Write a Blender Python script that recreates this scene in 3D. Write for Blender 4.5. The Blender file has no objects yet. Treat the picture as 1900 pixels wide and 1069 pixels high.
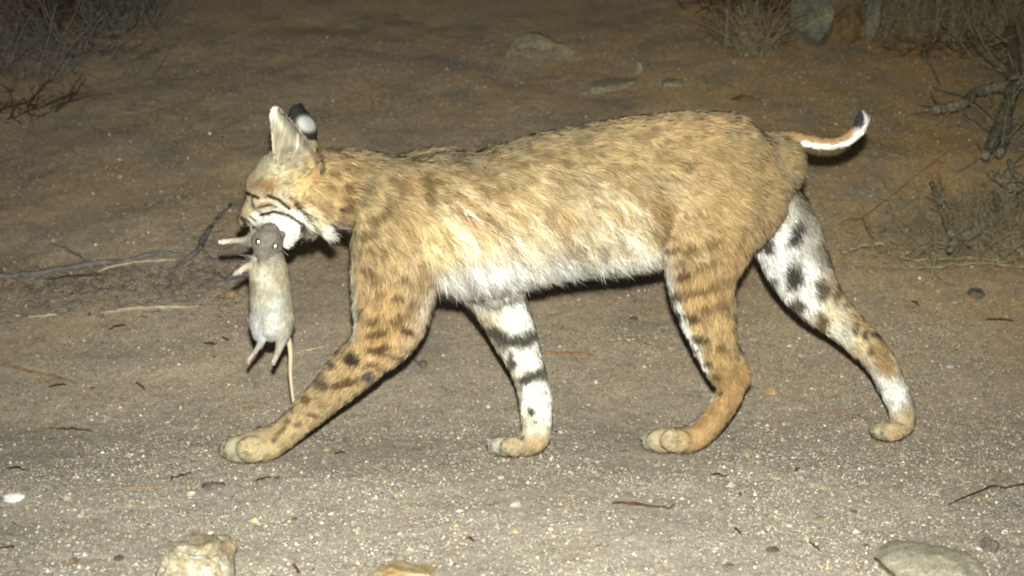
import bpy, math, random
import numpy as np
from mathutils import Vector
rng = np.random.default_rng(7); random.seed(7)
S = bpy.context.scene; COL = S.collection
# ------------------------------------------------------------------ camera, night sky, flash, exposure
F = 2475.0; CAM = np.array([0.0, -2.05, 0.55]); PITCH = math.radians(8.0)
cd = bpy.data.cameras.new('trail_camera'); cam = bpy.data.objects.new('trail_camera', cd); COL.objects.link(cam)
cam.location = CAM; cam.rotation_euler = (math.radians(90) - PITCH, 0, 0)
cd.sensor_width = 36; cd.lens = F / 1900 * 36; cd.clip_start = 0.02; cd.clip_end = 400
cd.dof.use_dof = True; cd.dof.focus_distance = 1.98; cd.dof.aperture_fstop = 7.0
S.camera = cam
w = bpy.data.worlds.new('World'); S.world = w; w.use_nodes = True
wn = w.node_tree.nodes; bgn = wn['Background']
sk = wn.new('ShaderNodeTexSky'); sk.sky_type = 'NISHITA'; sk.sun_disc = False
sk.sun_elevation = math.radians(2); sk.sun_rotation = math.radians(200)
w.node_tree.links.new(sk.outputs[0], bgn.inputs[0]); bgn.inputs[1].default_value = 0.05
ld = bpy.data.lights.new('camera_flash', 'SPOT'); fl = bpy.data.objects.new('camera_flash', ld); COL.objects.link(fl)
fl.location = (CAM[0] + 0.006, CAM[1], CAM[2] + 0.075)
fl.rotation_euler = (math.radians(90 - 8), 0, 0)
ld.energy = 410; ld.shadow_soft_size = 0.012; ld.spot_size = math.radians(75); ld.spot_blend = 0.9; ld.color = (0.975, 0.995, 0.91)
S.view_settings.view_transform = 'Standard'; S.view_settings.look = 'None'; S.view_settings.exposure = 0.0; S.view_settings.gamma = 1.0
S.cycles.filter_width = 2.0
S.cycles.max_bounces = 5
# ------------------------------------------------------------------ helpers
cp, sp = math.cos(PITCH), math.sin(PITCH)
def ray(u, v):
    a = (np.asarray(u, float) - 950) / F; b = (534.5 - np.asarray(v, float)) / F
    return np.stack([a, cp + b * sp, -sp + b * cp], -1)
def at(u, v, y):
    r = ray(u, v); t = (y - CAM[1]) / r[..., 1]
    return CAM + r * t[..., None] if np.ndim(t) else CAM + r * t
def proj(p):
    d = p - CAM; z = d[..., 1] * cp - d[..., 2] * sp; up = d[..., 1] * sp + d[..., 2] * cp
    return 950 + F * d[..., 0] / z, 534.5 - F * up / z
def h3(i, j, k, s):
    n = (i * 374761393 + j * 668265263 + k * 2147483647 + s * 1274126177) & 0xffffffff
    n = ((n ^ (n >> 13)) * 1274126177) & 0xffffffff
    return ((n ^ (n >> 16)) & 0xffff) / 65535.0
def noise(x, y, z=0.0, s=0):
    x, y, z = np.broadcast_arrays(np.asarray(x, float), y, z)
    i, j, k = [np.floor(a).astype(np.int64) for a in (x, y, z)]
    f = [a - b for a, b in ((x, i), (y, j), (z, k))]; f = [a * a * (3 - 2 * a) for a in f]
    r = 0
    for a in (0, 1):
        for b in (0, 1):
            for c in (0, 1):
                r = r + h3(i + a, j + b, k + c, s) * (f[0] if a else 1 - f[0]) * (f[1] if b else 1 - f[1]) * (f[2] if c else 1 - f[2])
    return r * 2 - 1
def fbm(x, y, z=0.0, o=4, s=0):
    r = 0; a = 1.0; q = 1.0
    for n in range(o):
        r = r + a * noise(np.asarray(x) * q, np.asarray(y) * q, np.asarray(z) * q, s + n * 11); a *= .5; q *= 2.03
    return r
def sst(a, b, x):
    t = np.clip((x - a) / (b - a), 0, 1); return t * t * (3 - 2 * t)
def lin(c):
    c = np.asarray(c, float) / 255.0
    return np.where(c < .04045, c / 12.92, ((c + .055) / 1.055) ** 2.4)
def mesh_np(name, V, Fs, smooth=True):
    """V (n,3); Fs list of face arrays"""
    me = bpy.data.meshes.new(name)
    V = np.asarray(V, np.float32)
    idx = []; tot = []
    for f in Fs:
        f = np.asarray(f, np.int32); 
        if len(f): idx.append(f.ravel()); tot.append(np.full(len(f), f.shape[1], np.int32))
    idx = np.concatenate(idx); tot = np.concatenate(tot)
    me.vertices.add(len(V)); me.vertices.foreach_set('co', V.ravel())
    me.loops.add(len(idx)); me.loops.foreach_set('vertex_index', idx)
    me.polygons.add(len(tot)); st = np.concatenate([[0], np.cumsum(tot)[:-1]]).astype(np.int32)
    me.polygons.foreach_set('loop_start', st); me.polygons.foreach_set('loop_total', tot)
    me.update(calc_edges=True)
    me.polygons.foreach_set('use_smooth', np.full(len(tot), smooth, bool))
    return me
def vattr(me, name, arr, kind='FLOAT_COLOR'):
    a = me.attributes.new(name, kind, 'POINT')
    if kind == 'FLOAT_COLOR':
        arr = np.concatenate([arr, np.ones((len(arr), 1))], 1); a.data.foreach_set('color', arr.astype(np.float32).ravel())
    elif kind == 'FLOAT_VECTOR': a.data.foreach_set('vector', arr.astype(np.float32).ravel())
    else: a.data.foreach_set('value', arr.astype(np.float32).ravel())
def obj(name, me, mat=None, parent=None):
    o = bpy.data.objects.new(name, me); COL.objects.link(o)
    if mat: me.materials.append(mat)
    if parent: o.parent = parent; o.location = -parent.location
    return o
def empty(name, loc):
    o = bpy.data.objects.new(name, None); COL.objects.link(o); o.location = Vector([float(a) for a in loc]); o.empty_display_size = .05; return o
def tag(o, label=None, cat=None, group=None, kind=None):
    if label: o['label'] = label
    if cat: o['category'] = cat
    if group: o['group'] = group
    if kind: o['kind'] = kind
    return o
def origin(o, p):
    """put a one-mesh thing's origin at its base"""
    me = o.data; n = len(me.vertices); a = np.zeros(n * 3, np.float32); me.vertices.foreach_get('co', a)
    a = a.reshape(-1, 3) - np.asarray(p, np.float32); me.vertices.foreach_set('co', a.ravel()); me.update(); o.location = [float(q) for q in p]
class NT:
    def __init__(s, name):
        s.m = bpy.data.materials.new(name); s.m.use_nodes = True; s.t = s.m.node_tree; s.p = s.t.nodes['Principled BSDF']
    def n(s, ty, **k):
        x = s.t.nodes.new(ty)
        for a, b in k.items():
            if isinstance(b, (int, float, str, bool)) and hasattr(x, a): setattr(x, a, b)
        return x
    def l(s, a, b): s.t.links.new(a, b)
    def noise(s, scale, detail=5, rough=.6, vec=None):
        x = s.n('ShaderNodeTexNoise'); x.inputs['Scale'].default_value = scale; x.inputs['Detail'].default_value = detail; x.inputs['Roughness'].default_value = rough
        if vec: s.l(vec, x.inputs['Vector'])
        return x
    def ramp(s, fac, stops, interp='LINEAR'):
        r = s.n('ShaderNodeValToRGB'); cr = r.color_ramp; cr.interpolation = interp
        while len(cr.elements) < len(stops): cr.elements.new(.5)
        for e, (p, c) in zip(cr.elements, stops): e.position = p; e.color = (*c, 1)
        s.l(fac, r.inputs[0]); return r
    def mix(s, fac, a, b, mode='MIX'):
        x = s.n('ShaderNodeMix'); x.data_type = 'RGBA'; x.blend_type = mode
        if isinstance(fac, (int, float)): x.inputs[0].default_value = fac
        else: s.l(fac, x.inputs[0])
        for q, i in ((a, 6), (b, 7)):
            if isinstance(q, tuple): x.inputs[i].default_value = (*q, 1)
            else: s.l(q, x.inputs[i])
        return x.outputs[2]
    def bump(s, h, strength, dist):
        b = s.n('ShaderNodeBump'); b.inputs['Strength'].default_value = strength; b.inputs['Distance'].default_value = dist
        s.l(h, b.inputs['Height']); s.l(b.outputs[0], s.p.inputs['Normal']); return b
def attr_mat(name, rough=.85, spec=.25, normal=None):
    q = NT(name); a = q.n('ShaderNodeAttribute'); a.attribute_name = 'tint'
    q.l(a.outputs['Color'], q.p.inputs['Base Color']); q.p.inputs['Roughness'].default_value = rough; q.p.inputs['Specular IOR Level'].default_value = spec
    if normal:
        b = q.n('ShaderNodeAttribute'); b.attribute_name = normal; q.l(b.outputs['Vector'], q.p.inputs['Normal'])
    return q
# ------------------------------------------------------------------ terrain
def terrain(x, y, fine=True):
    x = np.asarray(x, float); y = np.asarray(y, float)
    right = sst(.25, .85, x + .10 * (y - .6))
    start = .10 - .02 * right + .05 * noise(x * 1.3, 0.3, 0, 5)
    d = np.maximum(y - start, 0)
    slope = .40 + .10 * right
    ramp_ = slope * (np.sqrt(d * d + .30 ** 2) - .30) 
    z = np.where(d < 3.2, ramp_, ramp_ + .25 * (d - 3.2) * 0)
    z = z - .12 * right * np.clip(d - 1.1, 0, 3) 
    z = z + .012 * fbm(x * 2.1, y * 2.1, 0, 3, 3) * sst(.15, .9, y) 
    z = z + .004 * fbm(x * 4, y * 4, 1.7, 2, 9) * sst(.3, 1.2, y)
    z = z + .006 * fbm(x * 6, y * 6, .4, 3, 21)
    z = z - .0015 * np.exp(-((y + .42 + .08 * x) / .10) ** 2)
    # little erosion lip on the left with debris
    z = z + .005 * sst(.30, .36, y + .05 * x + .02 * noise(x * 6, 3.3)) * sst(.1, -.5, x)
    if fine: z = z + .0013 * fbm(x * 45, y * 45, .2, 2, 33)
    return z
HX0, HY0, HS = -1.9, -.9, .01
_hx, _hy = np.meshgrid(np.arange(HX0, 1.9, HS), np.arange(HY0, 4.2, HS)); HG = terrain(_hx, _hy, False)
def ter(x, y):
    """height looked up in a 1 cm grid"""
    a = np.clip((np.asarray(x, float) - HX0) / HS, 0, HG.shape[1] - 2.001); b = np.clip((np.asarray(y, float) - HY0) / HS, 0, HG.shape[0] - 2.001)
    i = a.astype(int); j = b.astype(int); f = a - i; g = b - j
    return (HG[j, i] * (1 - f) + HG[j, i + 1] * f) * (1 - g) + (HG[j + 1, i] * (1 - f) + HG[j + 1, i + 1] * f) * g
_T = np.arange(1.2, 6.2, .01)
def hit(u, v, lift=0.0):
    r = ray(u, v); p = CAM + r * _T[:, None]; q = p[:, 2] - ter(p[:, 0], p[:, 1]) - lift; k = np.nonzero(q <= 0)[0]
    i = max(int(k[0]), 1) if len(k) else len(_T) - 1
    f = q[i - 1] / (q[i - 1] - q[i] + 1e-12); t = _T[i - 1] + .01 * min(max(f, 0), 1); return CAM + r * t, t
def axis(c0, c1, step, far, n):
    core = np.arange(c0, c1, step); g = np.geomspace(step * 1.3, 1, n); g = np.cumsum(g); g = g / g[-1] * far
    return np.concatenate([c0 - g[::-1], core, core[-1] + g])
X = axis(-1.75, 1.75, .008, 30, 46); Y = axis(-.75, 2.4, .008, 30, 46)
gx, gy = np.meshgrid(X, Y); gz = terrain(gx, gy)
gz = np.where(gy < -3, gz, gz)
V = np.stack([gx, gy, gz], -1).reshape(-1, 3); nx, ny = len(X), len(Y)
ii = (np.arange(ny - 1)[:, None] * nx + np.arange(nx - 1)).ravel()
gm = NT('sandy_ground')
tc = gm.n('ShaderNodeTexCoord').outputs['Object']
n1 = gm.noise(2.2, 6, .6, tc); n2 = gm.noise(420, 4, .75, tc); n3 = gm.noise(60, 4, .7, tc)
base = gm.ramp(n1.outputs[0], [(.30, (.47, .40, .33)), (.5, (.51, .45, .38)), (.7, (.53, .445, .34))])
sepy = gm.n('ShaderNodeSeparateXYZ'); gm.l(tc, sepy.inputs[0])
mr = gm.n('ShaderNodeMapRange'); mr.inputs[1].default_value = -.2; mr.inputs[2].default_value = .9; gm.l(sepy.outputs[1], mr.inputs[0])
mrx = gm.n('ShaderNodeMapRange'); mrx.inputs[1].default_value = .1; mrx.inputs[2].default_value = .8; mrx.inputs[3].default_value = .55; mrx.inputs[4].default_value = 1.0; gm.l(sepy.outputs[0], mrx.inputs[0])
orange = gm.ramp(n1.outputs[0], [(.35, (.42, .315, .19)), (.62, (.52, .345, .15))])
mm = gm.n('ShaderNodeMath'); mm.operation = 'MULTIPLY'; gm.l(mr.outputs[0], mm.inputs[0]); gm.l(mrx.outputs[0], mm.inputs[1])
greyer = gm.mix(.25, base.outputs[0], (.42, .39, .34))
b1 = gm.mix(mm.outputs[0], greyer, orange.outputs[0])
sp1 = gm.ramp(n2.outputs[0], [(.32, (.50, .49, .48)), (.5, (.98, .97, .96)), (.60, (1.12, 1.11, 1.1)), (.72, (1.7, 1.65, 1.6))])
b2 = gm.mix(1.0, b1, sp1.outputs[0], 'MULTIPLY')
sp2 = gm.ramp(n3.outputs[0], [(.3, (.78, .77, .76)), (.5, (.98, .97, .96)), (.72, (1.22, 1.18, 1.1))])
b3 = gm.mix(1.0, b2, sp2.outputs[0], 'MULTIPLY')
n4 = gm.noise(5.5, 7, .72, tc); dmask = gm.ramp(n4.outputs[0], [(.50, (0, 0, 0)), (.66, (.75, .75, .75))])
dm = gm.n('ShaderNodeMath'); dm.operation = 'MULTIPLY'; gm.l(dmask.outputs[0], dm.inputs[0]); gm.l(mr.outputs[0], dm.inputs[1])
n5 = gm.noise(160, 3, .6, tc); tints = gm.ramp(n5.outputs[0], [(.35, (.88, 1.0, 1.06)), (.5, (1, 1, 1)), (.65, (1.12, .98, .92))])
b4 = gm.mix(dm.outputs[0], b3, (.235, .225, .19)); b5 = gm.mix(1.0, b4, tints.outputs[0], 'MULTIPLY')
n6 = gm.noise(190, 4, .8, tc); spk = gm.ramp(n6.outputs[0], [(.32, (.62, .60, .58)), (.5, (1, 1, 1)), (.68, (1.5, 1.48, 1.45))])
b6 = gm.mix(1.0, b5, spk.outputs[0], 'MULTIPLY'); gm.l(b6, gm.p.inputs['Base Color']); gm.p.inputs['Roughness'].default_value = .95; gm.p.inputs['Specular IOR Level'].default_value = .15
ad = gm.n('ShaderNodeMath'); ad.operation = 'ADD'; gm.l(n2.outputs[0], ad.inputs[0]); gm.l(n3.outputs[0], ad.inputs[1])
gm.bump(ad.outputs[0], .9, .003)
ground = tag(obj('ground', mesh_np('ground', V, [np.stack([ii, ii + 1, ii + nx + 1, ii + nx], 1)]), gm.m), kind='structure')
# ------------------------------------------------------------------ grit lying on the sand (uncountable)
OCT_V = np.array([[1, 0, 0], [-1, 0, 0], [0, 1, 0], [0, -1, 0], [0, 0, 1], [0, 0, -1]], float)
OCT_F = np.array([[0, 2, 4], [2, 1, 4], [1, 3, 4], [3, 0, 4], [2, 0, 5], [1, 2, 5], [3, 1, 5], [0, 3, 5]])
def grains(n, y0, y1, smin, smed, smax, sig=.45):
    yy = y0 + (y1 - y0) * rng.random(n); hw = .40 * (yy + 2.05) + .30; xx = (rng.random(n) * 2 - 1) * hw
    keep = noise(xx * 5, yy * 5, .5, 77) * .7 + noise(xx * 17, yy * 17, .5, 78) * .5 + .55 > rng.random(n) * 1.1 - .1
    xx, yy = xx[keep], yy[keep]; n = len(xx)
    r = np.clip(smed * np.exp(rng.normal(0, sig, n)), smin, smax)
    sc = r[:, None] * (0.6 + .7 * rng.random((n, 3))); sc[:, 2] *= .75
    a = rng.random(n) * 6.28; c, s = np.cos(a), np.sin(a)
    V = OCT_V[None] * (1 + .5 * (rng.random((n, 6, 1)) - .5)) + .25 * (rng.random((n, 6, 3)) - .5)
    V = V * sc[:, None]; V = np.stack([V[..., 0] * c[:, None] - V[..., 1] * s[:, None], V[..., 0] * s[:, None] + V[..., 1] * c[:, None], V[..., 2]], -1)
    z = terrain(xx, yy) + sc[:, 2] * .35
    V += np.stack([xx, yy, z], -1)[:, None]
    pal = lin([[172, 164, 146], [182, 174, 158], [222, 218, 208], [200, 178, 140], [158, 156, 150], [118, 110, 98], [208, 200, 176], [188, 162, 132]])
    k = rng.choice(8, n, p=[.30, .22, .045, .08, .14, .07, .085, .06]); col = pal[k] * (.46 + .42 * rng.random((n, 1))) * np.where(rng.random((n, 1)) < .09, 1.85, 1.0)
    f = (OCT_F[None] + (np.arange(n) * 6)[:, None, None]).reshape(-1, 3)
    return V.reshape(-1, 3), f, np.repeat(np.clip(col, 0, .85), 6, 0)
parts = [grains(170000, -.75, .55, .0005, .0011, .0036), grains(60000, .45, 2.2, .0007, .0015, .004), grains(700, -.75, 1.6, .003, .0040, .007, .3)]
Vs, Fs_, Cs, off = [], [], [], 0
for v_, f_, c_ in parts: Vs.append(v_); Fs_.append(f_ + off); Cs.append(c_); off += len(v_)
me = mesh_np('gravel', np.concatenate(Vs), [np.concatenate(Fs_)], smooth=False); vattr(me, 'tint', np.concatenate(Cs))
gritmat = attr_mat('grit', .7, .4)
tag(obj('gravel', me, gritmat.m), kind='stuff', label='fine pale and orange grit scattered over the brown sand', cat='gravel')
# ------------------------------------------------------------------ tubes
def catmull(P, n):
    P = np.asarray(P, float); Q = np.concatenate([[2 * P[0] - P[1]], P, [2 * P[-1] - P[-2]]]); out = []
    for i in range(1, len(Q) - 2):
        t = np.linspace(0, 1, n, endpoint=False)[:, None]; a, b, c, d = Q[i - 1:i + 3]
        out.append(.5 * (2 * b + (c - a) * t + (2 * a - 5 * b + 4 * c - d) * t ** 2 + (3 * b - a - 3 * c + d) * t ** 3))
    out.append(P[-1:]); return np.concatenate(out)
class MB:
    def __init__(s): s.V = []; s.Q = []; s.T = []; s.C = []; s.n = 0
    def add(s, V, Q=None, T=None, C=None):
        s.V.append(V)
        if Q is not None and len(Q): s.Q.append(np.asarray(Q) + s.n)
        if T is not None and len(T): s.T.append(np.asarray(T) + s.n)
        if C is not None: s.C.append(C if np.ndim(C) > 1 else np.repeat(np.asarray(C)[None], len(V), 0))
        s.n += len(V)
    def rings(s, P, ra, rb, side, seg=12, cap=True, C=None):
        """P centres, ra radius across side vector, rb radius along normal; side (3,) or (n,3)"""
        P = np.asarray(P, float); n = len(P); T = np.gradient(P, axis=0); T /= np.linalg.norm(T, axis=1, keepdims=True) + 1e-12
        sd = np.broadcast_to(np.asarray(side, float), (n, 3)).copy(); sd -= (sd * T).sum(1, keepdims=True) * T; sd /= np.linalg.norm(sd, axis=1, keepdims=True) + 1e-12
        up = np.cross(T, sd); th = np.linspace(0, 2 * np.pi, seg, endpoint=False)
        ra = np.broadcast_to(ra, n); rb = np.broadcast_to(rb, n)
        R = P[:, None] + np.cos(th)[None, :, None] * (sd * ra[:, None])[:, None] + np.sin(th)[None, :, None] * (up * rb[:, None])[:, None]
        V = R.reshape(-1, 3); i = np.arange(n - 1)[:, None] * seg; j = np.arange(seg); k = (j + 1) % seg
        Q = np.stack([i + j, i + k, i + seg + k, i + seg + j], -1).reshape(-1, 4)
        if cap:
            V = np.concatenate([V, P[:1], P[-1:]]); m = n * seg
            T2 = np.concatenate([np.stack([k, j, np.full(seg, m)], 1), np.stack([(n - 1) * seg + j, (n - 1) * seg + k, np.full(seg, m + 1)], 1)])
        else: T2 = None
        s.add(V, Q, T2, C)
    def build(s, name, mat, parent=None, smooth=True):
        F_ = []
        if s.Q: F_.append(np.concatenate(s.Q))
        if s.T: F_.append(np.concatenate(s.T))
        me = mesh_np(name, np.concatenate(s.V), F_, smooth)
        if s.C: vattr(me, 'tint', np.concatenate(s.C))
        return obj(name, me, mat, parent)
def tube(mb, P, r, seg=6, n=6, wob=0.0, C=None, seed=0):
    """P control points, r radii list; catmull smoothed with bumps"""
    P = np.asarray(P, float); r = np.broadcast_to(np.asarray(r, float), len(P))
    A = catmull(np.concatenate([P, r[:, None]], 1), n); Q, rr = A[:, :3].copy(), np.maximum(A[:, 3], 1e-4)
    if wob:
        k = np.arange(len(Q)); 
        for a in range(3): Q[:, a] += wob * noise(k * .55, seed * 3.1 + a * 7, 0, 5)
        rr = rr * (1 + .22 * noise(k * .8, seed * 1.7, 4))
    mb.rings(Q, rr, rr, (0.13, .8, .31), seg, True, C)
    return Q, rr
# ------------------------------------------------------------------ BOBCAT
PX = 2.05 / F   # metres per photo pixel at the cat
SEGS = []       # skeleton: (a, b, region id)
TORSO, NECK, HEAD, NF, FF, NH, FH, TAIL, NEAR_EAR, FAR_EAR = range(10)
cat = MB()
def chain(region, L, seg=20, n=5, add=True):
    """L rows: u, v, y, radius in px across the drawing plane, half width in metres along y"""
    A = catmull(np.array([list(at(a[0], a[1], a[2])) + [a[3] * PX, a[4]] for a in L]), n)
    P, rz, ry = A[:, :3], np.maximum(A[:, 3], .002), np.maximum(A[:, 4], .002)
    # round the two ends
    def capend(P, rz, ry, e):
        i, j = (0, 1) if e == 0 else (-1, -2)
        t = P[i] - P[j]; t /= np.linalg.norm(t); q = [(P[i] + t * rz[i] * math.sin(a) * .9, rz[i] * math.cos(a), ry[i] * math.cos(a)) for a in (.45, .9, 1.3)]
        if e == 0: q = q[::-1]; return np.concatenate([[b[0] for b in q], P]), np.concatenate([[b[1] for b in q], rz]), np.concatenate([[b[2] for b in q], ry])
        return np.concatenate([P, [b[0] for b in q]]), np.concatenate([rz, [b[1] for b in q]]), np.concatenate([ry, [b[2] for b in q]])
    P2, z2, y2 = capend(P, rz, ry, 0); P2, z2, y2 = capend(P2, z2, y2, 1)
    if add: cat.rings(P2, y2, z2, (0, 1, 0), seg)
    for i in range(0, len(P) - 1): SEGS.append((P[i], P[i + 1], region, (rz[i] + rz[i + 1]) / 2))
# trunk: centre v, half height from the outline (skin sits inside the coat)
def trunk(L):
    chain(TORSO, [(u, (a + b) / 2, y, (b - a) / 2, hw) for u, a, b, y, hw in L], seg=28)
trunk([(668, 335, 430, -.05, .045), (705, 300, 475, -.05, .068), (760, 288, 520, -.048, .080), (830, 284, 540, -.043, .090), (900, 284, 538, -.036, .097),
       (980, 257, 520, -.028, .102), (1060, 239, 508, -.018, .103), (1140, 222, 502, -.008, .098), (1220, 211, 488, .000, .090), (1290, 204, 465, .006, .086),
       (1350, 206, 440, .010, .082), (1390, 218, 425, .014, .074), (1420, 230, 400, .017, .064), (1440, 246, 368, .019, .048)])
# scapula ridge of the far shoulder
chain(TORSO, [(735, 318, .0, 26, .03), (785, 303, .0, 28, .03), (830, 300, .0, 28, .03), (870, 310, .0, 26, .03)])
# neck
chain(NECK, [(740, 380, -.055, 82, .068), (690, 358, -.06, 74, .062), (640, 350, -.066, 70, .058), (595, 345, -.072, 66, .056)])
# skull, muzzle, jaw
chain(HEAD, [(590, 345, -.072, 62, .052), (562, 338, -.070, 66, .058), (530, 338, -.066, 62, .056), (505, 352, -.060, 52, .048)], n=6)
chain(HEAD, [(520, 362, -.058, 46, .042), (494, 378, -.048, 38, .034), (474, 395, -.036, 27, .026), (461, 405, -.026, 17, .020)])
chain(HEAD, [(560, 395, -.070, 40, .045), (535, 415, -.066, 34, .036), (515, 430, -.060, 26, .028), (503, 440, -.055, 18, .024)])
chain(HEAD, [(540, 428, -.066, 24, .026), (534, 446, -.063, 15, .022)])
# brow ridge
chain(HEAD, [(500, 338, -.088, 12, .012), (480, 345, -.080, 12, .012), (466, 352, -.066, 10, .010)])
# cheek ruff base
chain(HEAD, [(560, 385, -.100, 24, .018), (585, 403, -.106, 17, .012), (603, 428, -.110, 8, .006)])
# near front leg
chain(NF, [(735, 350, -.085, 62, .035), (730, 430, -.095, 72, .040), (728, 500, -.100, 74, .040), (722, 560, -.100, 66, .038), (712, 610, -.098, 55, .034),
           (690, 650, -.094, 46, .031), (648, 692, -.090, 42, .028), (605, 734, -.086, 34, .026), (562, 774, -.082, 30, .025), (526, 806, -.078, 28, .025), (494, 824, -.074, 32, .029), (464, 830, -.074, 30, .029)])
chain(NF, [(778, 540, -.095, 30, .024), (768, 590, -.095, 27, .023), (746, 632, -.096, 26, .022), (715, 662, -.094, 24, .02)])
# far front leg
chain(FF, [(880, 440, .03, 70, .035), (905, 520, .022, 58, .035), (936, 583, .010, 47, .032), (961, 640, -.004, 39, .028), (982, 695, -.014, 31, .023),
           (994, 748, -.022, 31, .023), (996, 790, -.027, 29, .023), (992, 816, -.03, 26, .025), (964, 827, -.032, 20, .026), (938, 829, -.032, 18, .026)])
# near hind leg
chain(NH, [(1335, 310, -.045, 80, .040), (1325, 380, -.055, 90, .042), (1312, 450, -.060, 84, .040), (1303, 515, -.058, 66, .036), (1312, 575, -.052, 54, .032),
           (1326, 635, -.046, 42, .027), (1343, 685, -.040, 33, .023), (1357, 712, -.036, 27, .021), (1342, 752, -.030, 25, .019), (1310, 795, -.024, 25, .021), (1278, 815, -.02, 26, .027), (1242, 817, -.02, 23, .028)])
chain(NH, [(1346, 640, -.044, 22, .014), (1366, 676, -.041, 19, .013), (1380, 700, -.038, 13, .011)])
chain(NH, [(1400, 380, -.03, 60, .035), (1385, 430, -.035, 40, .03)])
# far hind leg
chain(FH, [(1405, 340, .035, 62, .036), (1444, 396, .055, 60, .038), (1462, 450, .066, 65, .038), (1482, 498, .072, 61, .036), (1517, 554, .070, 48, .031), (1570, 605, .066, 35, .026),
           (1625, 661, .062, 29, .023), (1656, 718, .058, 26, .021), (1673, 762, .056, 25, .021), (1672, 788, .055, 23, .022), (1650, 800, .054, 17, .023), (1634, 803, .054, 14, .022)])
# tail
chain(TAIL, [(1410, 266, .02, 24, .018), (1450, 258, .022, 17, .015), (1490, 261, .026, 13, .012), (1530, 267, .03, 11, .010), (1563, 263, .033, 11.5, .010), (1588, 246, .034, 13, .011), (1599, 227, .034, 13.5, .011), (1599, 216, .034, 11, .009)])
def toes(u, v, y, r, s=1.0, spread=.052, back=30):
    for k in range(4):
        q = (k - 1.5) / 1.5; c = at(u + (back if k == 0 else 8 if k == 1 else 0 if k == 2 else 14) * s, v, y + q * spread / 2)
        rr = r * PX * (1.0, 1.05, 1.05, .95)[k]; a = np.linspace(.25, math.pi - .25, 9)
        P = np.array([c + np.array([rr * 1.25 * math.cos(t), 0, -.12 * rr * math.cos(t)]) for t in a]); R = rr * np.sin(a); cat.rings(P, R * .62, R, (0, 1, 0), 12)
toes(440, 834, -.074, 25); toes(930, 829, -.032, 20, .8, .050); toes(1221, 818, -.02, 24, 1.15); toes(1638, 801, .054, 19, .7, .046)
# ears: cupped shells
def ear(front, back, yf, yb, bulge, thick, ylean):
    A = catmull(np.array(front, float), 5); B = catmull(np.array(back, float), 5)
    m = 40; A = np.array([A[int(i)] for i in np.linspace(0, len(A) - 1, m)]); B = np.array([B[int(i)] for i in np.linspace(0, len(B) - 1, m)])
    k = 13; out = []
    for lay in (0, 1):
        g = []
        for i in range(m):
            t = i / (m - 1); row = []
            for j in range(k):
                s = j / (k - 1); u, v = A[i] * (1 - s) + B[i] * s
                y = yf * (1 - s) + yb * s + ylean * (1 - t) + bulge * math.sin(math.pi * s) * math.sin(min(t * 1.7, 1.0) * math.pi / 2 + .1)
                row.append(at(u, v, y + (thick if lay else 0) * (1 if bulge > 0 else -1)))
            g.append(row)
        out.append(np.array(g))
    V = np.concatenate([out[0].reshape(-1, 3), out[1].reshape(-1, 3)]); N = m * k; Q = []
    for i in range(m - 1):
        for j in range(k - 1):
            a = i * k + j; Q.append((a, a + 1, a + k + 1, a + k)); a += N; Q.append((a, a + k, a + k + 1, a + 1))
    for i in range(m - 1):
        for j in (0, k - 1):
            a = i * k + j; q = (a, a + k, a + k + N, a + N); Q.append(q if j == 0 else q[::-1])
    for j in range(k - 1):
        a = j; Q.append((a, a + N, a + 1 + N, a + 1)); a = (m - 1) * k + j; Q.append((a, a + 1, a + 1 + N, a + N))
    cat.add(V, Q)
ear([(508, 197), (500, 214), (503, 250), (505, 278), (508, 310)], [(514, 197), (530, 214), (560, 246), (588, 282), (598, 335)], -.114, -.130, .034, .010, .022)
ear([(541, 196), (534, 214), (534, 240), (540, 275), (545, 300)], [(558, 191), (574, 212), (587, 233), (589, 258), (592, 300)], -.012, .004, -.020, -.010, .004)
for a, b, reg, r in [((512, 212, -.09), (545, 320, -.085), NEAR_EAR, .006), ((560, 215, -.09), (580, 310, -.085), NEAR_EAR, .006)]: pass
EYE = at(472, 366, -.083)
me0 = mesh_np('tmp', np.concatenate(cat.V), [np.concatenate(cat.Q), np.concatenate(cat.T)])
def remesh(me, vox, it):
    o = bpy.data.objects.new('tmp', me); COL.objects.link(o)
    m = o.modifiers.new('r', 'REMESH'); m.mode = 'VOXEL'; m.voxel_size = vox; m.use_smooth_shade = True
    m = o.modifiers.new('s', 'SMOOTH'); m.factor = .5; m.iterations = it
    bpy.context.view_layer.update(); dg = bpy.context.evaluated_depsgraph_get()
    r = bpy.data.meshes.new_from_object(o.evaluated_get(dg)); bpy.data.objects.remove(o); bpy.data.meshes.remove(me); return r
body = remesh(me0, .0028, 7); body.name = 'bobcat_body'
def relax(me, wf, it):
    n = len(me.vertices); co = np.zeros(n * 3, np.float32); me.vertices.foreach_get('co', co); co = co.reshape(-1, 3).astype(float)
    e = np.zeros(len(me.edges) * 2, np.int32); me.edges.foreach_get('vertices', e); e = e.reshape(-1, 2)
    A = np.concatenate([e[:, 0], e[:, 1]]); B = np.concatenate([e[:, 1], e[:, 0]]); deg = np.bincount(A, minlength=n)[:, None] + 1e-9; wt = wf(co)[:, None]
    for _ in range(it):
        m = np.stack([np.bincount(A, weights=co[B, k], minlength=n) for k in range(3)], 1) / deg; co = co + wt * (m - co) * .8
    me.vertices.foreach_set('co', co.astype(np.float32).ravel()); me.update()
def relax_trunk(P):
    u, v = proj(P); return sst(640, 690, u) * (1 - sst(1500, 1530, u)) * (1 - sst(500, 560, v)) * (1 - sst(1448, 1470, u) * (1 - sst(280, 300, v)))
def relax_paws(P):
    u, v = proj(P); return sst(785, 800, v) * 1.0
relax(body, relax_trunk, 45); relax(body, relax_paws, 2)
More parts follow.
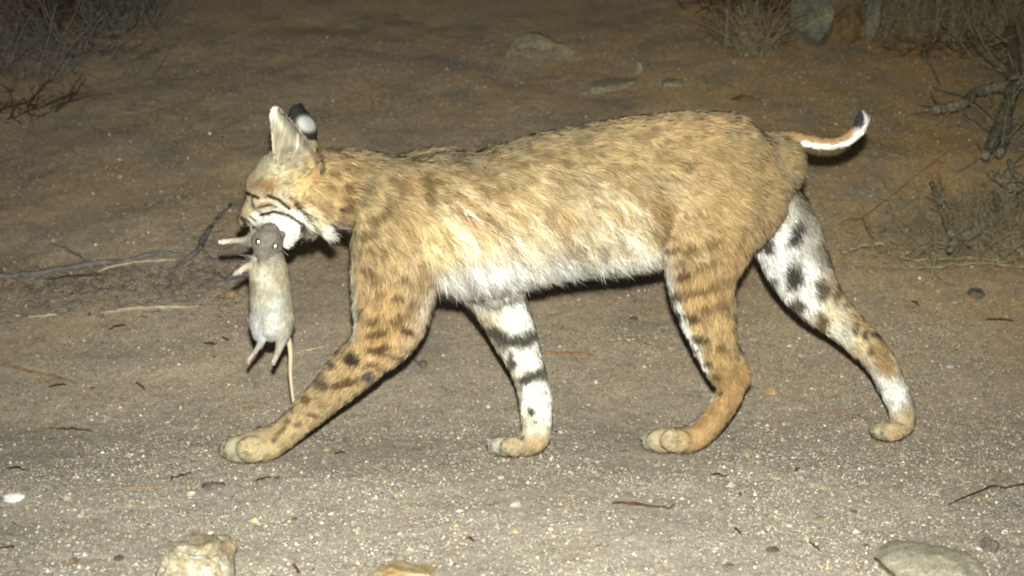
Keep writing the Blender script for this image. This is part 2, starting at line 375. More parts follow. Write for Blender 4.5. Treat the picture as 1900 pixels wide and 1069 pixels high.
def mesh_arrays(me):
    n = len(me.vertices); co = np.zeros(n * 3, np.float32); me.vertices.foreach_get('co', co); no = np.zeros(n * 3, np.float32); me.vertices.foreach_get('normal', no)
    me.calc_loop_triangles(); t = np.zeros(len(me.loop_triangles) * 3, np.int32); me.loop_triangles.foreach_get('vertices', t)
    return co.reshape(-1, 3).astype(float), no.reshape(-1, 3).astype(float), t.reshape(-1, 3)
def scatter(co, no, tri, n, dens=None):
    a = co[tri[:, 0]]; b = co[tri[:, 1]]; c = co[tri[:, 2]]; ar = np.linalg.norm(np.cross(b - a, c - a), axis=1) / 2
    if dens is not None: ar = ar * dens((a + b + c) / 3, no[tri[:, 0]])
    i = rng.choice(len(tri), n, p=ar / ar.sum()); r1 = np.sqrt(rng.random(n)); r2 = rng.random(n)
    w0, w1, w2 = (1 - r1)[:, None], (r1 * (1 - r2))[:, None], (r1 * r2)[:, None]
    P = a[i] * w0 + b[i] * w1 + c[i] * w2; N = no[tri[i, 0]] * w0 + no[tri[i, 1]] * w1 + no[tri[i, 2]] * w2
    return P, N / (np.linalg.norm(N, axis=1, keepdims=True) + 1e-9)
SA = np.array([s[0] for s in SEGS]); SB = np.array([s[1] for s in SEGS]); SR = np.array([s[2] for s in SEGS]); SW = np.array([s[3] for s in SEGS])
def region_of(P):
    """nearest bone, measured relative to its thickness; returns region id, bone dir"""
    out = np.zeros(len(P), int); D = np.zeros((len(P), 3))
    for s in range(0, len(P), 20000):
        p = P[s:s + 20000]; best = np.full(len(p), 1e9); reg = np.zeros(len(p), int); dr = np.zeros((len(p), 3))
        for a, b, r, wd in zip(SA, SB, SR, SW):
            ab = b - a; t = np.clip(((p - a) @ ab) / (ab @ ab), 0, 1); q = p - a - t[:, None] * ab
            d = np.linalg.norm(q, axis=1) - wd * .82
            m = d < best; best[m] = d[m]; reg[m] = r; dr[m] = ab / np.linalg.norm(ab)
        u, v = proj(p); reg[(reg == NECK) & (v < 336) & (u < 604) & (p[:, 1] < -.085)] = HEAD
        out[s:s + 20000] = reg; D[s:s + 20000] = dr
    return out, D
def idw(u, v, pts, p=3.2, sx=1.0):
    A = np.array([[a[0], a[1]] for a in pts], float); C = lin([a[2] for a in pts]); num = 0; den = 0
    for (x, y), c in zip(A, C):
        wgt = 1.0 / (((u - x) ** 2 + (v - y) ** 2 + 90) ** (p / 2)); num = num + wgt[:, None] * c; den = den + wgt
    return num / den[:, None]
def stroke(C, u, v, pts, wd, col, al=1.0, mask=None, soft=.55):
    pts = np.array(pts, float); d = np.full(len(u), 1e9)
    wid = np.broadcast_to(np.asarray(wd, float), len(pts)); ww = np.full(len(u), wid[0])
    if len(pts) == 1: pts = np.concatenate([pts, pts + .01]); wid = np.repeat(wid, 2)
    for i in range(len(pts) - 1):
        ab = pts[i + 1] - pts[i]; t = np.clip(((u - pts[i][0]) * ab[0] + (v - pts[i][1]) * ab[1]) / (ab @ ab + 1e-9), 0, 1)
        q = np.hypot(u - pts[i][0] - t * ab[0], v - pts[i][1] - t * ab[1]); wi = wid[i] * (1 - t) + wid[i + 1] * t; e = q / wi
        m = e < d; d[m] = e[m]
    k = (1 - sst(1 - soft, 1 + soft, d)) * al
    if mask is not None: k = k * mask
    return C * (1 - k[:, None]) + lin(col) * k[:, None]
def spot(C, u, v, x, y, a, b, ang, col, al=1.0, mask=None):
    th = math.radians(ang); du, dv = u - x, v - y; p = (du * math.cos(th) + dv * math.sin(th)) / a; q = (-du * math.sin(th) + dv * math.cos(th)) / b
    d = np.sqrt(p * p + q * q) / 1.12; k = (1 - sst(.6, 1.3, d)) * min(1, al * 1.3)
    if mask is not None: k = k * mask
    return C * (1 - k[:, None]) + lin(col) * k[:, None]
def streamv(v):   # integral of cot(angle) for the flank's hair direction
    vv = np.linspace(180, 640, 200); ang = np.interp(vv, [200, 300, 380, 450, 520, 600], np.radians([10, 24, 36, 50, 66, 72])); g = np.cumsum(1 / np.tan(ang)) * (vv[1] - vv[0])
    return np.interp(v, vv, g)
def coat(P, N, reg):
    u, v = proj(P)
    jit = 5.0; ur = u + jit * noise(P[:, 0] * 90, P[:, 2] * 90, P[:, 1] * 60, 3); vr = v + jit * noise(P[:, 0] * 90, P[:, 2] * 90, P[:, 1] * 60, 4)
    isleg = lambda *r: np.isin(reg, r).astype(float)
    C = idw(u, v, [  # trunk and near legs
        (700, 292, (174, 150, 108)), (660, 300, (194, 160, 106)), (640, 350, (205, 165, 105)), (800, 280, (191, 162, 112)), (860, 290, (162, 139, 100)), (950, 265, (174, 148, 103)), (1050, 245, (185, 156, 106)), (1150, 228, (194, 160, 106)), (1250, 215, (203, 164, 108)), (1330, 215, (199, 160, 103)), (1420, 245, (191, 156, 103)), (1460, 290, (178, 145, 92)),
        (720, 330, (172, 145, 98)), (700, 390, (178, 150, 100)), (780, 340, (170, 138, 88)), (830, 340, (182, 150, 98)), (760, 420, (190, 155, 102)), (720, 470, (196, 162, 108)), (680, 470, (190, 160, 112)), (720, 560, (205, 163, 102)), (780, 520, (190, 155, 105)), (700, 620, (206, 162, 100)), (640, 690, (196, 160, 108)), (580, 750, (192, 160, 112)), (520, 800, (198, 168, 118)), (460, 825, (202, 178, 130)), (430, 835, (190, 180, 150)),
        (825, 440, (240, 208, 145)), (835, 480, (252, 226, 165)), (850, 520, (225, 215, 195)), (900, 515, (240, 240, 242)), (840, 555, (215, 215, 212)), (890, 400, (205, 165, 108)), (900, 450, (215, 178, 120)),
        (950, 330, (180, 150, 98)), (1050, 320, (186, 155, 102)), (1150, 300, (190, 158, 104)), (960, 400, (212, 178, 120)), (1050, 400, (205, 172, 118)), (1150, 390, (208, 178, 124)), (980, 460, (235, 215, 170)), (1080, 460, (228, 208, 168)), (1170, 450, (222, 202, 160)), (960, 510, (238, 236, 232)), (1050, 505, (232, 230, 224)), (1130, 505, (228, 226, 216)), (1200, 500, (222, 218, 206)), (1100, 545, (225, 225, 222)),
        (1250, 300, (182, 150, 98)), (1230, 400, (196, 162, 108)), (1320, 290, (180, 146, 94)), (1400, 320, (180, 146, 94)), (1350, 400, (192, 156, 100)), (1440, 350, (176, 142, 92)), (1280, 460, (200, 164, 108)), (1360, 470, (190, 152, 96)), (1300, 540, (206, 162, 100)), (1350, 560, (192, 150, 92)), (1300, 610, (205, 168, 110)), (1350, 660, (190, 150, 92)), (1380, 700, (176, 134, 78)), (1340, 760, (184, 142, 86)), (1300, 810, (190, 150, 94)), (1230, 820, (192, 172, 130)), (1195, 815, (180, 172, 145)),
        (1483, 320, (165, 142, 100))])
    # far front leg
    C1 = idw(u, v, [(900, 560, (205, 200, 185)), (960, 590, (246, 244, 238)), (900, 600, (225, 205, 165)), (970, 660, (245, 242, 232)), (940, 680, (235, 222, 190)), (985, 730, (240, 238, 230)), (1010, 760, (240, 238, 230)), (985, 790, (235, 226, 200)), (990, 825, (206, 172, 120)), (950, 825, (196, 172, 128)), (915, 830, (205, 200, 180))])
    C2 = idw(u, v, [(1400, 490, (248, 248, 246)), (1440, 500, (248, 248, 246)), (1470, 400, (225, 220, 205)), (1478, 330, (176, 150, 104)), (1490, 360, (150, 132, 96)), (1500, 380, (150, 135, 100)), (1500, 440, (215, 210, 195)), (1530, 470, (150, 132, 95)), (1460, 450, (246, 246, 244)), (1500, 500, (248, 246, 240)), (1560, 535, (200, 162, 100)), (1500, 560, (246, 242, 230)), (1550, 580, (238, 222, 180)), (1600, 590, (196, 152, 90)), (1560, 625, (242, 236, 220)), (1600, 640, (230, 205, 155)), (1640, 630, (190, 150, 92)), (1650, 680, (215, 190, 145)), (1635, 720, (244, 244, 242)), (1660, 740, (240, 240, 238)), (1690, 770, (205, 178, 130)), (1665, 800, (206, 172, 118)), (1630, 805, (205, 190, 150))])
    near_ = N[:, 1] < .35
    m1 = (reg == FF); C[m1] = np.where(near_[m1, None], C1[m1], lin((196, 160, 108)))
    m2 = (reg == FH); C[m2] = np.where(near_[m2, None], C2[m2], lin((192, 154, 98)))
    lg_ = isleg(FF, FH); C = C * (1 - lg_[:, None] * (.10 - .13 * noise(u / 9, v / 9, 0, 411) - .10 * noise(u / 3.5, v / 3.5, 0, 412))[:, None])
    for r in (NF, NH):   # inner sides of the near legs are white
        m = (reg == r); k = (sst(.45, .8, N[:, 1]) * m)[:, None]; C = C * (1 - k) + lin((238, 236, 228)) * k
    body_ = isleg(TORSO, NECK, NF, NH)
    # mottling of the coat
    mot = noise(u / 17, v / 13, P[:, 1] * 8, 51) + .45 * noise(u / 8, v / 7, P[:, 1] * 12, 52)
    k = sst(.0, .8, mot) * body_ * .54; C = C * (1 - k[:, None] * (1 - lin((142, 108, 62)) / lin((200, 165, 110))))
    lt = sst(.2, .95, noise(u / 20, v / 13, 0, 58) + .5 * noise(u / 8, v / 6, 0, 57)) * body_ * .4; C = C * (1 + lt[:, None] * np.array([.5, .45, .35]))
    # flank streaks that follow the hair
    psi = u - streamv(v); fl_ = isleg(TORSO) * sst(290, 420, v) * sst(790, 860, u) * (1 - sst(1230, 1300, u))
    bw = isleg(TORSO) * sst(478, 512, v + .10 * (u - 1000) * (u > 1000)) * sst(800, 850, u); C = C * (1 - bw[:, None] * .7) + lin((250, 250, 250)) * bw[:, None] * .7
    st = noise(psi / 11, v / 95, 0, 61) + .6 * noise(psi / 5.0, v / 60, 0, 62)
    up_ = sst(.05, .8, st) * fl_; dn = sst(.05, .8, -st) * fl_
    C = C * (1 - up_[:, None] * .85) + lin((252, 242, 212)) * up_[:, None] * .85
    low = sst(440, 500, v)[:, None]; dark = lin((160, 118, 66)) * (1 - low) + lin((158, 152, 144)) * low
    C = C * (1 - dn[:, None] * .75) + dark * dn[:, None] * .75
    st2 = noise((u * .98 + v * .1) / 34, (v - u * .1) / 7, 0, 63) * isleg(TORSO) * (1 - sst(330, 400, v)); C = C * (1 + .22 * st2[:, None])
    # ---- spots, plus the shade painted into the flank fold
    br = (100, 70, 36); dk = (56, 43, 28); nf = (isleg(NF) + isleg(TORSO, NECK)) ; nf = np.clip(nf, 0, 1) * (N[:, 1] < .5)
    for x, y, a, b, g, c, al in [(653, 665, 15, 12, 30, dk, .8), (701, 619, 19, 7, -20, br, .85), (704, 648, 21, 7, -12, br, .9), (614, 678, 8, 9, 0, dk, .7), (594, 711, 12, 13, 0, dk, .65), (642, 711, 27, 7, -22, br, .9), (686, 702, 11, 9, -30, (90, 82, 70), .85), (690, 680, 15, 4, -20, br, .8), (734, 661, 17, 4, 6, dk, .8), (568, 740, 7, 6, 0, br, .7), (583, 770, 11, 4, 20, br, .7), (542, 763, 5, 5, 0, dk, .7), (553, 788, 7, 7, 0, br, .5), (667, 582, 10, 11, 0, (80, 68, 42), .9), (697, 593, 15, 6, -40, br, .7), (756, 615, 18, 7, 25, br, .8), (741, 593, 20, 8, -25, br, .6), (683, 506, 13, 9, 0, br, .7), (738, 555, 9, 8, 0, br, .65), (705, 547, 10, 9, 0, br, .5), (679, 439, 13, 9, -20, br, .6), (750, 518, 9, 7, 0, br, .5), (703, 408, 22, 5, -10, br, .6), (659, 530, 6, 9, 0, br, .5), (715, 480, 10, 9, 0, br, .5), (690, 465, 9, 8, 0, br, .5), (735, 500, 8, 6, 0, br, .45), (760, 570, 10, 6, -60, br, .5), (646, 636, 12, 5, 0, dk, .5),
                             (685, 355, 9, 22, 25, (110, 98, 72), .65), (720, 385, 7, 22, 12, br, .5), (740, 340, 14, 10, 0, br, .4), (798, 345, 12, 24, -20, br, .5), (860, 300, 20, 9, 0, br, .5), (870, 415, 26, 12, 20, (178, 130, 76), .3), (918, 410, 22, 8, 25, br, .4), (800, 370, 9, 14, 0, br, .4),
                             (915, 285, 24, 6, 0, br, .45), (985, 280, 16, 6, 0, br, .35), (1045, 300, 20, 7, 0, br, .3), (960, 310, 16, 6, 0, br, .35), (1100, 300, 18, 6, 0, br, .3)]:
        C = spot(C, ur, vr, x, y, a, b, g, c, al, nf)
    rs = np.random.default_rng(12)
    for (x0, y0, x1, y1, stp) in ((650, 300, 850, 600, 27), (1240, 400, 1460, 560, 27), (600, 300, 680, 420, 20), (860, 260, 1250, 380, 40)):
        for X_ in np.arange(x0, x1, stp):
            for Y_ in np.arange(y0, y1, stp * .85):
                C = spot(C, ur, vr, X_ + rs.uniform(-.35, .35) * stp, Y_ + rs.uniform(-.35, .35) * stp, stp * rs.uniform(.2, .4), stp * rs.uniform(.16, .26), rs.uniform(-60, 20), (126, 92, 50), rs.uniform(.12, .42), body_ * (N[:, 1] < .5))
    for i in range(10): C = spot(C, ur, vr, 508 + (i % 4) * 8 + (i // 4) * 3, 812 - (i % 4) * 11 - (i // 4) * 3 + 6, 6, 2.6, 30, dk, .5, nf)
    C = stroke(C, ur, vr, [(646, 470), (650, 510), (657, 560), (661, 605), (650, 632)], 6, (225, 220, 200), .75, nf)
    nh = isleg(NH, TORSO) * (N[:, 1] < .5)
    C = stroke(C, u, v, [(1232, 515), (1245, 562), (1267, 610), (1295, 666), (1316, 733), (1280, 780)], [10, 14, 13, 11, 10, 8], (250, 250, 248), .97, nh)
    for x, y, a, b, g, c, al in [(1237, 440, 16, 8, -60, br, .6), (1245, 467, 14, 10, -30, br, .6), (1281, 463, 14, 9, -20, br, .5), (1269, 514, 18, 9, -15, br, .85), (1296, 540, 48, 7, -8, br, .6), (1253, 552, 15, 7, 10, (62, 52, 38), .95), (1255, 582, 13, 7, 10, (50, 44, 36), .95), (1281, 591, 15, 8, 10, (84, 64, 38), .85), (1324, 573, 36, 8, -15, br, .5), (1300, 630, 15, 8, 15, (90, 68, 40), .85), (1288, 652, 8, 6, 0, (100, 80, 55), .8), (1336, 647, 9, 9, 0, br, .5), (1312, 677, 7, 5, 0, dk, .7), (1332, 703, 6, 5, 0, br, .7), (1336, 731, 4, 4, 0, br, .7), (1310, 490, 26, 7, -20, br, .5), (1340, 520, 22, 6, -10, br, .4), (1262, 490, 14, 6, -20, br, .5), (1322, 455, 16, 7, -30, br, .4), (1236, 530, 10, 4, 10, dk, .6)]:  # first entry is the flank fold's shadow painted dark, the others are spots
        C = spot(C, ur, vr, x, y, a, b, g, c, al, nh)
    ff = isleg(FF) * near_; g1 = (68, 60, 52)
    C = stroke(C, ur, vr, [(880, 560), (915, 568), (978, 556)], 8, (118, 108, 96), .8, isleg(FF, TORSO) * near_)
    C = stroke(C, ur, vr, [(912, 612), (934, 630), (968, 634), (1002, 620)], [9, 13, 14, 13], g1, .97, ff)
    for x, y, a, b, g, c, al in [(948, 670, 9, 14, 0, (92, 84, 76), .95), (983, 762, 5, 7, 0, (90, 82, 60), .9), (995, 783, 4, 4, 0, (60, 54, 44), .9), (968, 812, 5, 3, 0, (140, 100, 60), .8), (962, 720, 4, 9, 0, (180, 165, 130), .8)]: C = spot(C, ur, vr, x, y, a, b, g, c, al, ff)
    C = stroke(C, ur, vr, [(968, 706), (988, 698), (1012, 690)], [8, 12, 13], g1, .96, ff)
    fh = isleg(FH) * near_
    for x, y, a, b, g, c, al in [(1426, 455, 9, 14, 10, g1, .9), (1479, 431, 11, 26, 25, (66, 59, 52), .95), (1473, 516, 16, 28, 0, (70, 64, 56), .95), (1430, 528, 12, 10, 20, (96, 86, 72), .9), (1477, 570, 14, 12, 0, (96, 90, 82), .9), (1526, 540, 13, 18, 0, (96, 84, 68), .95), (1554, 545, 8, 11, -20, (120, 96, 66), .9), (1526, 598, 11, 17, -20, (120, 92, 58), .85), (1587, 611, 8, 9, 0, (120, 95, 62), .8), (1607, 619, 6, 6, 0, br, .7), (1630, 622, 14, 8, 30, (112, 78, 42), .9), (1638, 668, 14, 30, -30, (176, 138, 90), .85), (1615, 649, 7, 9, 0, br, .7), (1490, 360, 8, 28, -10, (110, 100, 76), .7), (1590, 560, 12, 6, 40, br, .5), (1575, 565, 8, 6, 0, br, .5)]: C = spot(C, ur, vr, x, y, a, b, g, c, al, fh)
    # ---- neck and head
    nk = isleg(NECK, TORSO)
    for x, y, a, b, g, c, al in [(650, 351, 10, 7, 0, br, .7), (652, 374, 10, 6, 0, br, .75), (641, 388, 6, 7, 0, dk, .7), (625, 330, 8, 6, 0, br, .5), (640, 310, 9, 6, 0, br, .5), (665, 320, 9, 6, 0, br, .5), (615, 350, 7, 6, 0, br, .5), (612, 412, 12, 14, 0, (86, 76, 58), .9), (655, 412, 5, 16, 20, (110, 92, 62), .8), (630, 428, 12, 12, 0, (240, 240, 240), .95), (670, 345, 8, 6, 0, br, .5), (630, 370, 7, 5, 0, br, .5), (700, 320, 16, 5, -20, br, .4)]: C = spot(C, ur, vr, x, y, a, b, g, c, al, nk)
    hd = isleg(HEAD); mh = reg == HEAD
    CH = idw(u, v, [(500, 290, (192, 184, 150)), (520, 310, (198, 188, 150)), (480, 325, (184, 168, 128)), (462, 345, (165, 142, 102)), (500, 348, (172, 132, 84)), (530, 340, (190, 170, 125)), (558, 338, (220, 178, 108)), (585, 330, (190, 140, 80)), (590, 370, (222, 178, 108)), (600, 400, (215, 172, 108)), (560, 365, (212, 180, 120)), (490, 385, (200, 170, 125)), (520, 378, (236, 224, 188)), (560, 398, (230, 218, 180)), (540, 385, (190, 160, 110)), (600, 435, (248, 248, 248)), (590, 415, (215, 190, 145)), (480, 405, (215, 200, 165)), (455, 390, (225, 205, 155)), (450, 405, (185, 160, 120)), (520, 420, (252, 252, 252)), (545, 430, (252, 252, 252)), (540, 460, (240, 228, 195)), (560, 300, (165, 150, 110)), (600, 300, (175, 145, 95))])
    rr = np.hypot(u - 448, v - 408); tt_ = np.arctan2(v - 408, u - 448); rad = noise(tt_ * 16, rr / 26, 0, 401) + .6 * noise(tt_ * 36, rr / 16, 0, 402)
    CH = CH * (1 + .20 * rad[:, None] * np.array([1, 1.03, 1.1])) * (1 + .12 * noise(u / 5, v / 5, 0, 403))[:, None]
    C[mh] = CH[mh]
    hs = [([(475, 408), (500, 401), (530, 408), (556, 424), (560, 445), (540, 455), (515, 440), (500, 425)], 14, (240, 238, 228), .95), ([(515, 420), (540, 430)], 18, (244, 243, 238), .95),
          ([(513, 380), (535, 388), (556, 402), (580, 422), (606, 440)], [3.5, 4.5, 5, 6, 7], (248, 240, 215), .95), ([(565, 385), (585, 400), (600, 420)], [3, 4, 4], (225, 212, 175), .7),
          ([(485, 373), (505, 370), (520, 378)], 2.6, (235, 222, 185), .8),
          ([(496, 363), (517, 371), (537, 388)], 3.0, (58, 42, 26), 1.0), ([(484, 399), (507, 393), (530, 398), (552, 411), (572, 423)], 2.8, (66, 44, 26), 1.0),
          ([(548, 380), (568, 401), (588, 416)], 3.0, (64, 50, 32), 1.0), ([(538, 368), (556, 378), (570, 392)], 3, (112, 84, 50), .8), ([(480, 385), (500, 380), (512, 384)], 2.4, (96, 70, 42), .9),
          ([(457, 358), (466, 362), (479, 367)], 3.2, (36, 28, 20), 1.0), ([(461, 370), (464, 380)], 3.4, (228, 226, 212), .85), ([(467, 366), (468, 376), (470, 384)], 2.0, (60, 48, 34), .8), ([(448, 404), (452, 410), (456, 416)], 3.2, (48, 38, 28), .9), ([(455, 406), (464, 414), (468, 421)], 2.2, (58, 46, 32), .85), ([(452, 417), (462, 424), (468, 430)], 2.4, (50, 40, 30), .9), ([(464, 402), (474, 410)], 2.0, (84, 66, 44), .8), ([(470, 345), (485, 338), (505, 350)], 7, (150, 110, 66), .7), ([(552, 412), (574, 426), (596, 444)], 2.4, (60, 48, 34), .8)]
    for pts, wd, c, al in hs: C = stroke(C, u, v, pts, wd, c, al, hd, .45)
    # tail
    mt = reg == TAIL; tt = sst(-.35, .15, N[:, 2]); tip = sst(1560, 1600, u)
    ct = lin((246, 246, 240))[None] * (1 - tt[:, None]) + lin((186, 146, 92))[None] * tt[:, None]
    out_ = sst(0, .5, -N[:, 0] * 1.0 + (u < 1585) * 1.0)
    C[mt] = ct[mt]
    m = (mt & (u > 1575)); rightside = sst(-.1, .35, N[:, 0]) ; tipd = (1 - sst(232, 250, v)) * (1 - rightside)
    q = (tipd * m)[:, None]; C = C * (1 - q) + lin((52, 50, 62)) * q; q = ((1 - tipd) * m * sst(1578, 1590, u))[:, None]; C = C * (1 - q * .7) + lin((232, 232, 236)) * q * .7
    # ears
    e1 = ((v < 338) & (u < 608) & (P[:, 1] < -.05) & (v < 300 + (u - 500) * .36)); 
    CE = idw(u, v, [(510, 200, (225, 225, 208)), (503, 230, (218, 216, 180)), (515, 230, (188, 192, 168)), (525, 250, (160, 148, 116)), (532, 225, (176, 172, 150)), (506, 280, (205, 200, 162)), (530, 275, (172, 160, 124)), (540, 240, (180, 178, 160)), (552, 262, (200, 192, 172)), (545, 285, (178, 166, 134)), (520, 300, (188, 178, 142)), (540, 310, (176, 160, 120)), (565, 270, (160, 152, 130)), (575, 300, (185, 160, 110)), (590, 300, (170, 140, 92)), (600, 320, (150, 120, 78))])  # darker points at the ear's centre paint shade into its hollow
    CE = CE * (1 + .34 * noise(u / 3.2 + v * .05, v / 26, 0, 405) + .12 * noise(u / 6, v / 9, 0, 406))[:, None] * np.array([1.03, .97, 1.0])
    me_ = e1 & (reg == HEAD); k = sst(330, 296, v)[:, None]; C[me_] = (C * (1 - k) + CE * k)[me_]
    C = stroke(C, u, v, [(564, 250), (578, 262), (592, 284), (599, 308), (597, 330)], [2.0, 2.6, 3, 3, 1.5], (78, 64, 44), .8, me_ * 1.0)
    C = stroke(C, u, v, [(528, 212), (547, 236), (560, 252)], [1.4, 1.6, 1.8], (70, 66, 60), .6, me_ * 1.0)
    C = stroke(C, u, v, [(552, 250), (553, 268), (549, 284)], [1.8, 1.8, 1.5], (245, 240, 228), .8, me_ * 1.0)
    e2 = ((v < 290) & (P[:, 1] > -.055) & (u < 600) & (reg != TORSO) & (u > 525) & (v < 262))
    C[e2] = lin((48, 48, 50)); C = spot(C, u, v, 569, 230, 17, 13, 25, (200, 200, 194), .95, e2 * 1.0)
    C = np.clip(C, .004, .98); g = (C @ np.array([.3, .55, .15]))[:, None]; C = g * (C / g) ** .76
    C = C * (.76 + .24 * sst(.55, .9, g)) * np.array([1.0, .99, .97]); return np.clip(C, .004, .94), u, v
bco, bno, btri = mesh_arrays(body)
rgv, _ = region_of(bco); bc, bu, bv = coat(bco, bno, rgv)
vattr(body, 'tint', bc * .9)
root = empty('bobcat', (float(bco[:, 0].mean()), -.03, 0.0)); tag(root, 'spotted tan bobcat walking left with a dead rat in its mouth', 'bobcat')
skin_m = attr_mat('bobcat_skin', .9, .1)
obj('body', body, skin_m.m, root)
def hair_mat(name, rough=.75):
    q = attr_mat(name, rough, .18, 'hair_normal'); q.p.inputs['Sheen Weight'].default_value = .3; q.p.inputs['Sheen Roughness'].default_value = .45; q.p.inputs['Sheen Tint'].default_value = (1, .86, .62, 1)
    col_ = [n for n in q.t.nodes if n.type == 'ATTRIBUTE' and n.attribute_name == 'tint'][0]; nr = [n for n in q.t.nodes if n.type == 'ATTRIBUTE' and n.attribute_name == 'hair_normal'][0]
    tr = q.n('ShaderNodeBsdfTranslucent'); q.l(col_.outputs['Color'], tr.inputs['Color']); q.l(nr.outputs['Vector'], tr.inputs['Normal'])
    mx = q.n('ShaderNodeMixShader'); mx.inputs[0].default_value = .22; q.l(q.p.outputs[0], mx.inputs[1]); q.l(tr.outputs[0], mx.inputs[2])
    out = [n for n in q.t.nodes if n.type == 'OUTPUT_MATERIAL'][0]; q.l(mx.outputs[0], out.inputs['Surface']); return q
def make_fur(name, co, no, tri, n, info, mat, parent, dens=None, segs=3):
    P, N = scatter(co, no, tri, n, dens); C, fl_, L, lift, W = info(P, N)
    n = len(P); fl_ = fl_ - (fl_ * N).sum(1, keepdims=True) * N; fl_ /= np.linalg.norm(fl_, axis=1, keepdims=True) + 1e-6
    sd = np.cross(fl_, N)
    cl = .6 * noise(P[:, 0] * 110, P[:, 2] * 110, P[:, 1] * 110, 91) + .25 * noise(P[:, 0] * 300, P[:, 2] * 300, P[:, 1] * 300, 92)
    a = cl + rng.normal(0, .16, n); d = fl_ * np.cos(a)[:, None] + sd * np.sin(a)[:, None]
    lf = lift + rng.normal(0, .10, n); L = L * np.clip(rng.normal(1, .22, n), .4, 1.7)
    tw = rng.normal(0, .5, n); wdir = np.cross(d, N) * np.cos(tw)[:, None] + N * np.sin(tw)[:, None]
    V = []; ks = np.linspace(0, 1, segs + 1)
    for k in ks:
        c = P - N * .0012 + d * (L * k * np.cos(lf * (1 - .5 * k)))[:, None] + N * (L * k * np.sin(lf * (1 - .55 * k)))[:, None] + np.array([0, 0, -1.0]) * (L * L * k * k * 2.6)[:, None]
        if k < 1: ww = (W * (1 - k) ** .6 * .5)[:, None] * wdir; V += [c - ww, c + ww]
        else: V += [c]
    m = len(V); VV = np.stack(V, 1).reshape(-1, 3); b = (np.arange(n) * m)[:, None]
    Q = np.concatenate([b + np.array([[2 * i, 2 * i + 1, 2 * i + 3, 2 * i + 2]]) for i in range(segs - 1)]); T = b + np.array([[m - 3, m - 2, m - 1]])
    me = mesh_np(name, VV, [Q, T], True)
    var = np.clip(rng.normal(1, .24, (n, 1)), .4, 1.6) * np.where(rng.random((n, 1)) < .06, .6, 1.0); C = C * var
    Ck = np.stack([C * (0.86 + .22 * min(1, (i // 2) / segs * 1.2)) for i in range(m)], 1).reshape(-1, 3)
    vattr(me, 'tint', np.clip(Ck, .003, .95))
    hn = N * 1.0 + sd * (.42 * rng.normal(0, 1, n) - np.sin(cl) * .6)[:, None] + d * (.1 + .3 * rng.normal(0, 1, n))[:, None]; hn /= np.linalg.norm(hn, axis=1, keepdims=True)
    vattr(me, 'hair_normal', np.repeat(hn, m, 0), 'FLOAT_VECTOR')
    return obj(name, me, mat, parent)
fur_m = hair_mat('bobcat_fur')
HEADC = at(452, 405, -.03)
def cat_info(P, N):
    reg, D = region_of(P); u, v = proj(P); n = len(P)
    ang = np.interp(v, [200, 300, 380, 450, 520, 600], np.radians([10, 22, 34, 48, 62, 70]))
    fl_ = np.stack([np.cos(ang), 0 * ang, -np.sin(ang)], 1)
    leg = np.isin(reg, (NF, FF, NH, FH)); D2 = D.copy(); fl_[leg] = D2[leg]
    up = leg & (v < 470); k = sst(430, 560, v)[:, None]; base = np.stack([np.cos(ang), 0 * ang, -np.sin(ang)], 1); fl_[leg] = (base * (1 - k) + D * k)[leg]
    nk = reg == NECK; fl_[nk] = np.array([.9, 0, -.35])
    hd = reg == HEAD; q = P - HEADC; q /= np.linalg.norm(q, axis=1, keepdims=True); fl_[hd] = q[hd]
    earm = hd & (v < 285); fl_[earm] = np.array([-.15, 0, 1.0])
    tl = reg == TAIL; fl_[tl] = D[tl]
    L = np.full(n, .016); L = np.where(reg == TORSO, np.interp(v, [210, 300, 420, 480, 540], [.014, .017, .024, .032, .034]), L)
    rear = (reg == TORSO) & (u > 1240); L[rear] = .015
    L = np.where(leg, np.interp(v, [350, 500, 600, 700, 780, 840], [.018, .017, .0145, .0115, .009, .007]), L)
    L = np.where(nk, .020, L); L = np.where(hd, .0105, L); L = np.where(tl, .009, L)
    L = np.where(hd & (u > 545) & (v > 340), .016, L); ruff = hd & (u > 556) & (v > 385); L = np.where(ruff, .021, L); fl_[ruff] = np.array([.72, 0, -.69]); L = np.where(hd & (u < 556), .0075, L); L = np.where(hd & (u < 480), .004, L)
    L = np.where(earm, .006, L)
    L = np.where((reg == FH) & (v < 480) & (u > 1470), .022, L)
    ch = leg & (reg == NF) & (u < 680) & (v > 430) & (v < 640); L = np.where(ch, .018, L)
    paw = leg & (v > 790); L = np.where(paw, .0078, L)
    lift = np.where(leg, .32, .32); lift = np.where(hd, .30, lift)
    W = np.where(hd | paw, .0010, .0013); W = np.where(earm, .0009, W); L = np.where(earm, .0042, L)
    fn = fl_ - (fl_ * N).sum(1, keepdims=True) * N; fn /= np.linalg.norm(fn, axis=1, keepdims=True) + 1e-6
    C, _, _ = coat(P + fn * (L * .55)[:, None], N, reg)
    gr = noise(P[:, 0] * 260, P[:, 2] * 260, P[:, 1] * 200, 201) + .6 * noise(P[:, 0] * 600, P[:, 2] * 600, P[:, 1] * 500, 202)
    fur_ = np.where(hd, .75, np.where(paw, .5, .27)); C = C * (1 + fur_[:, None] * gr[:, None] * np.array([1.0, 1.03, 1.1]))
    return C, fl_, L, lift, W
def cat_dens(P, N):
    u, v = proj(P); d = np.where(N[:, 1] > .4, .45, 1.0); d = np.where((u < 610) & (v < 480), d * 3.2, d); d = np.where(v > 640, d * 1.7, d); return d
make_fur('fur', bco, bno, btri, 330000, cat_info, fur_m.m, root, cat_dens)
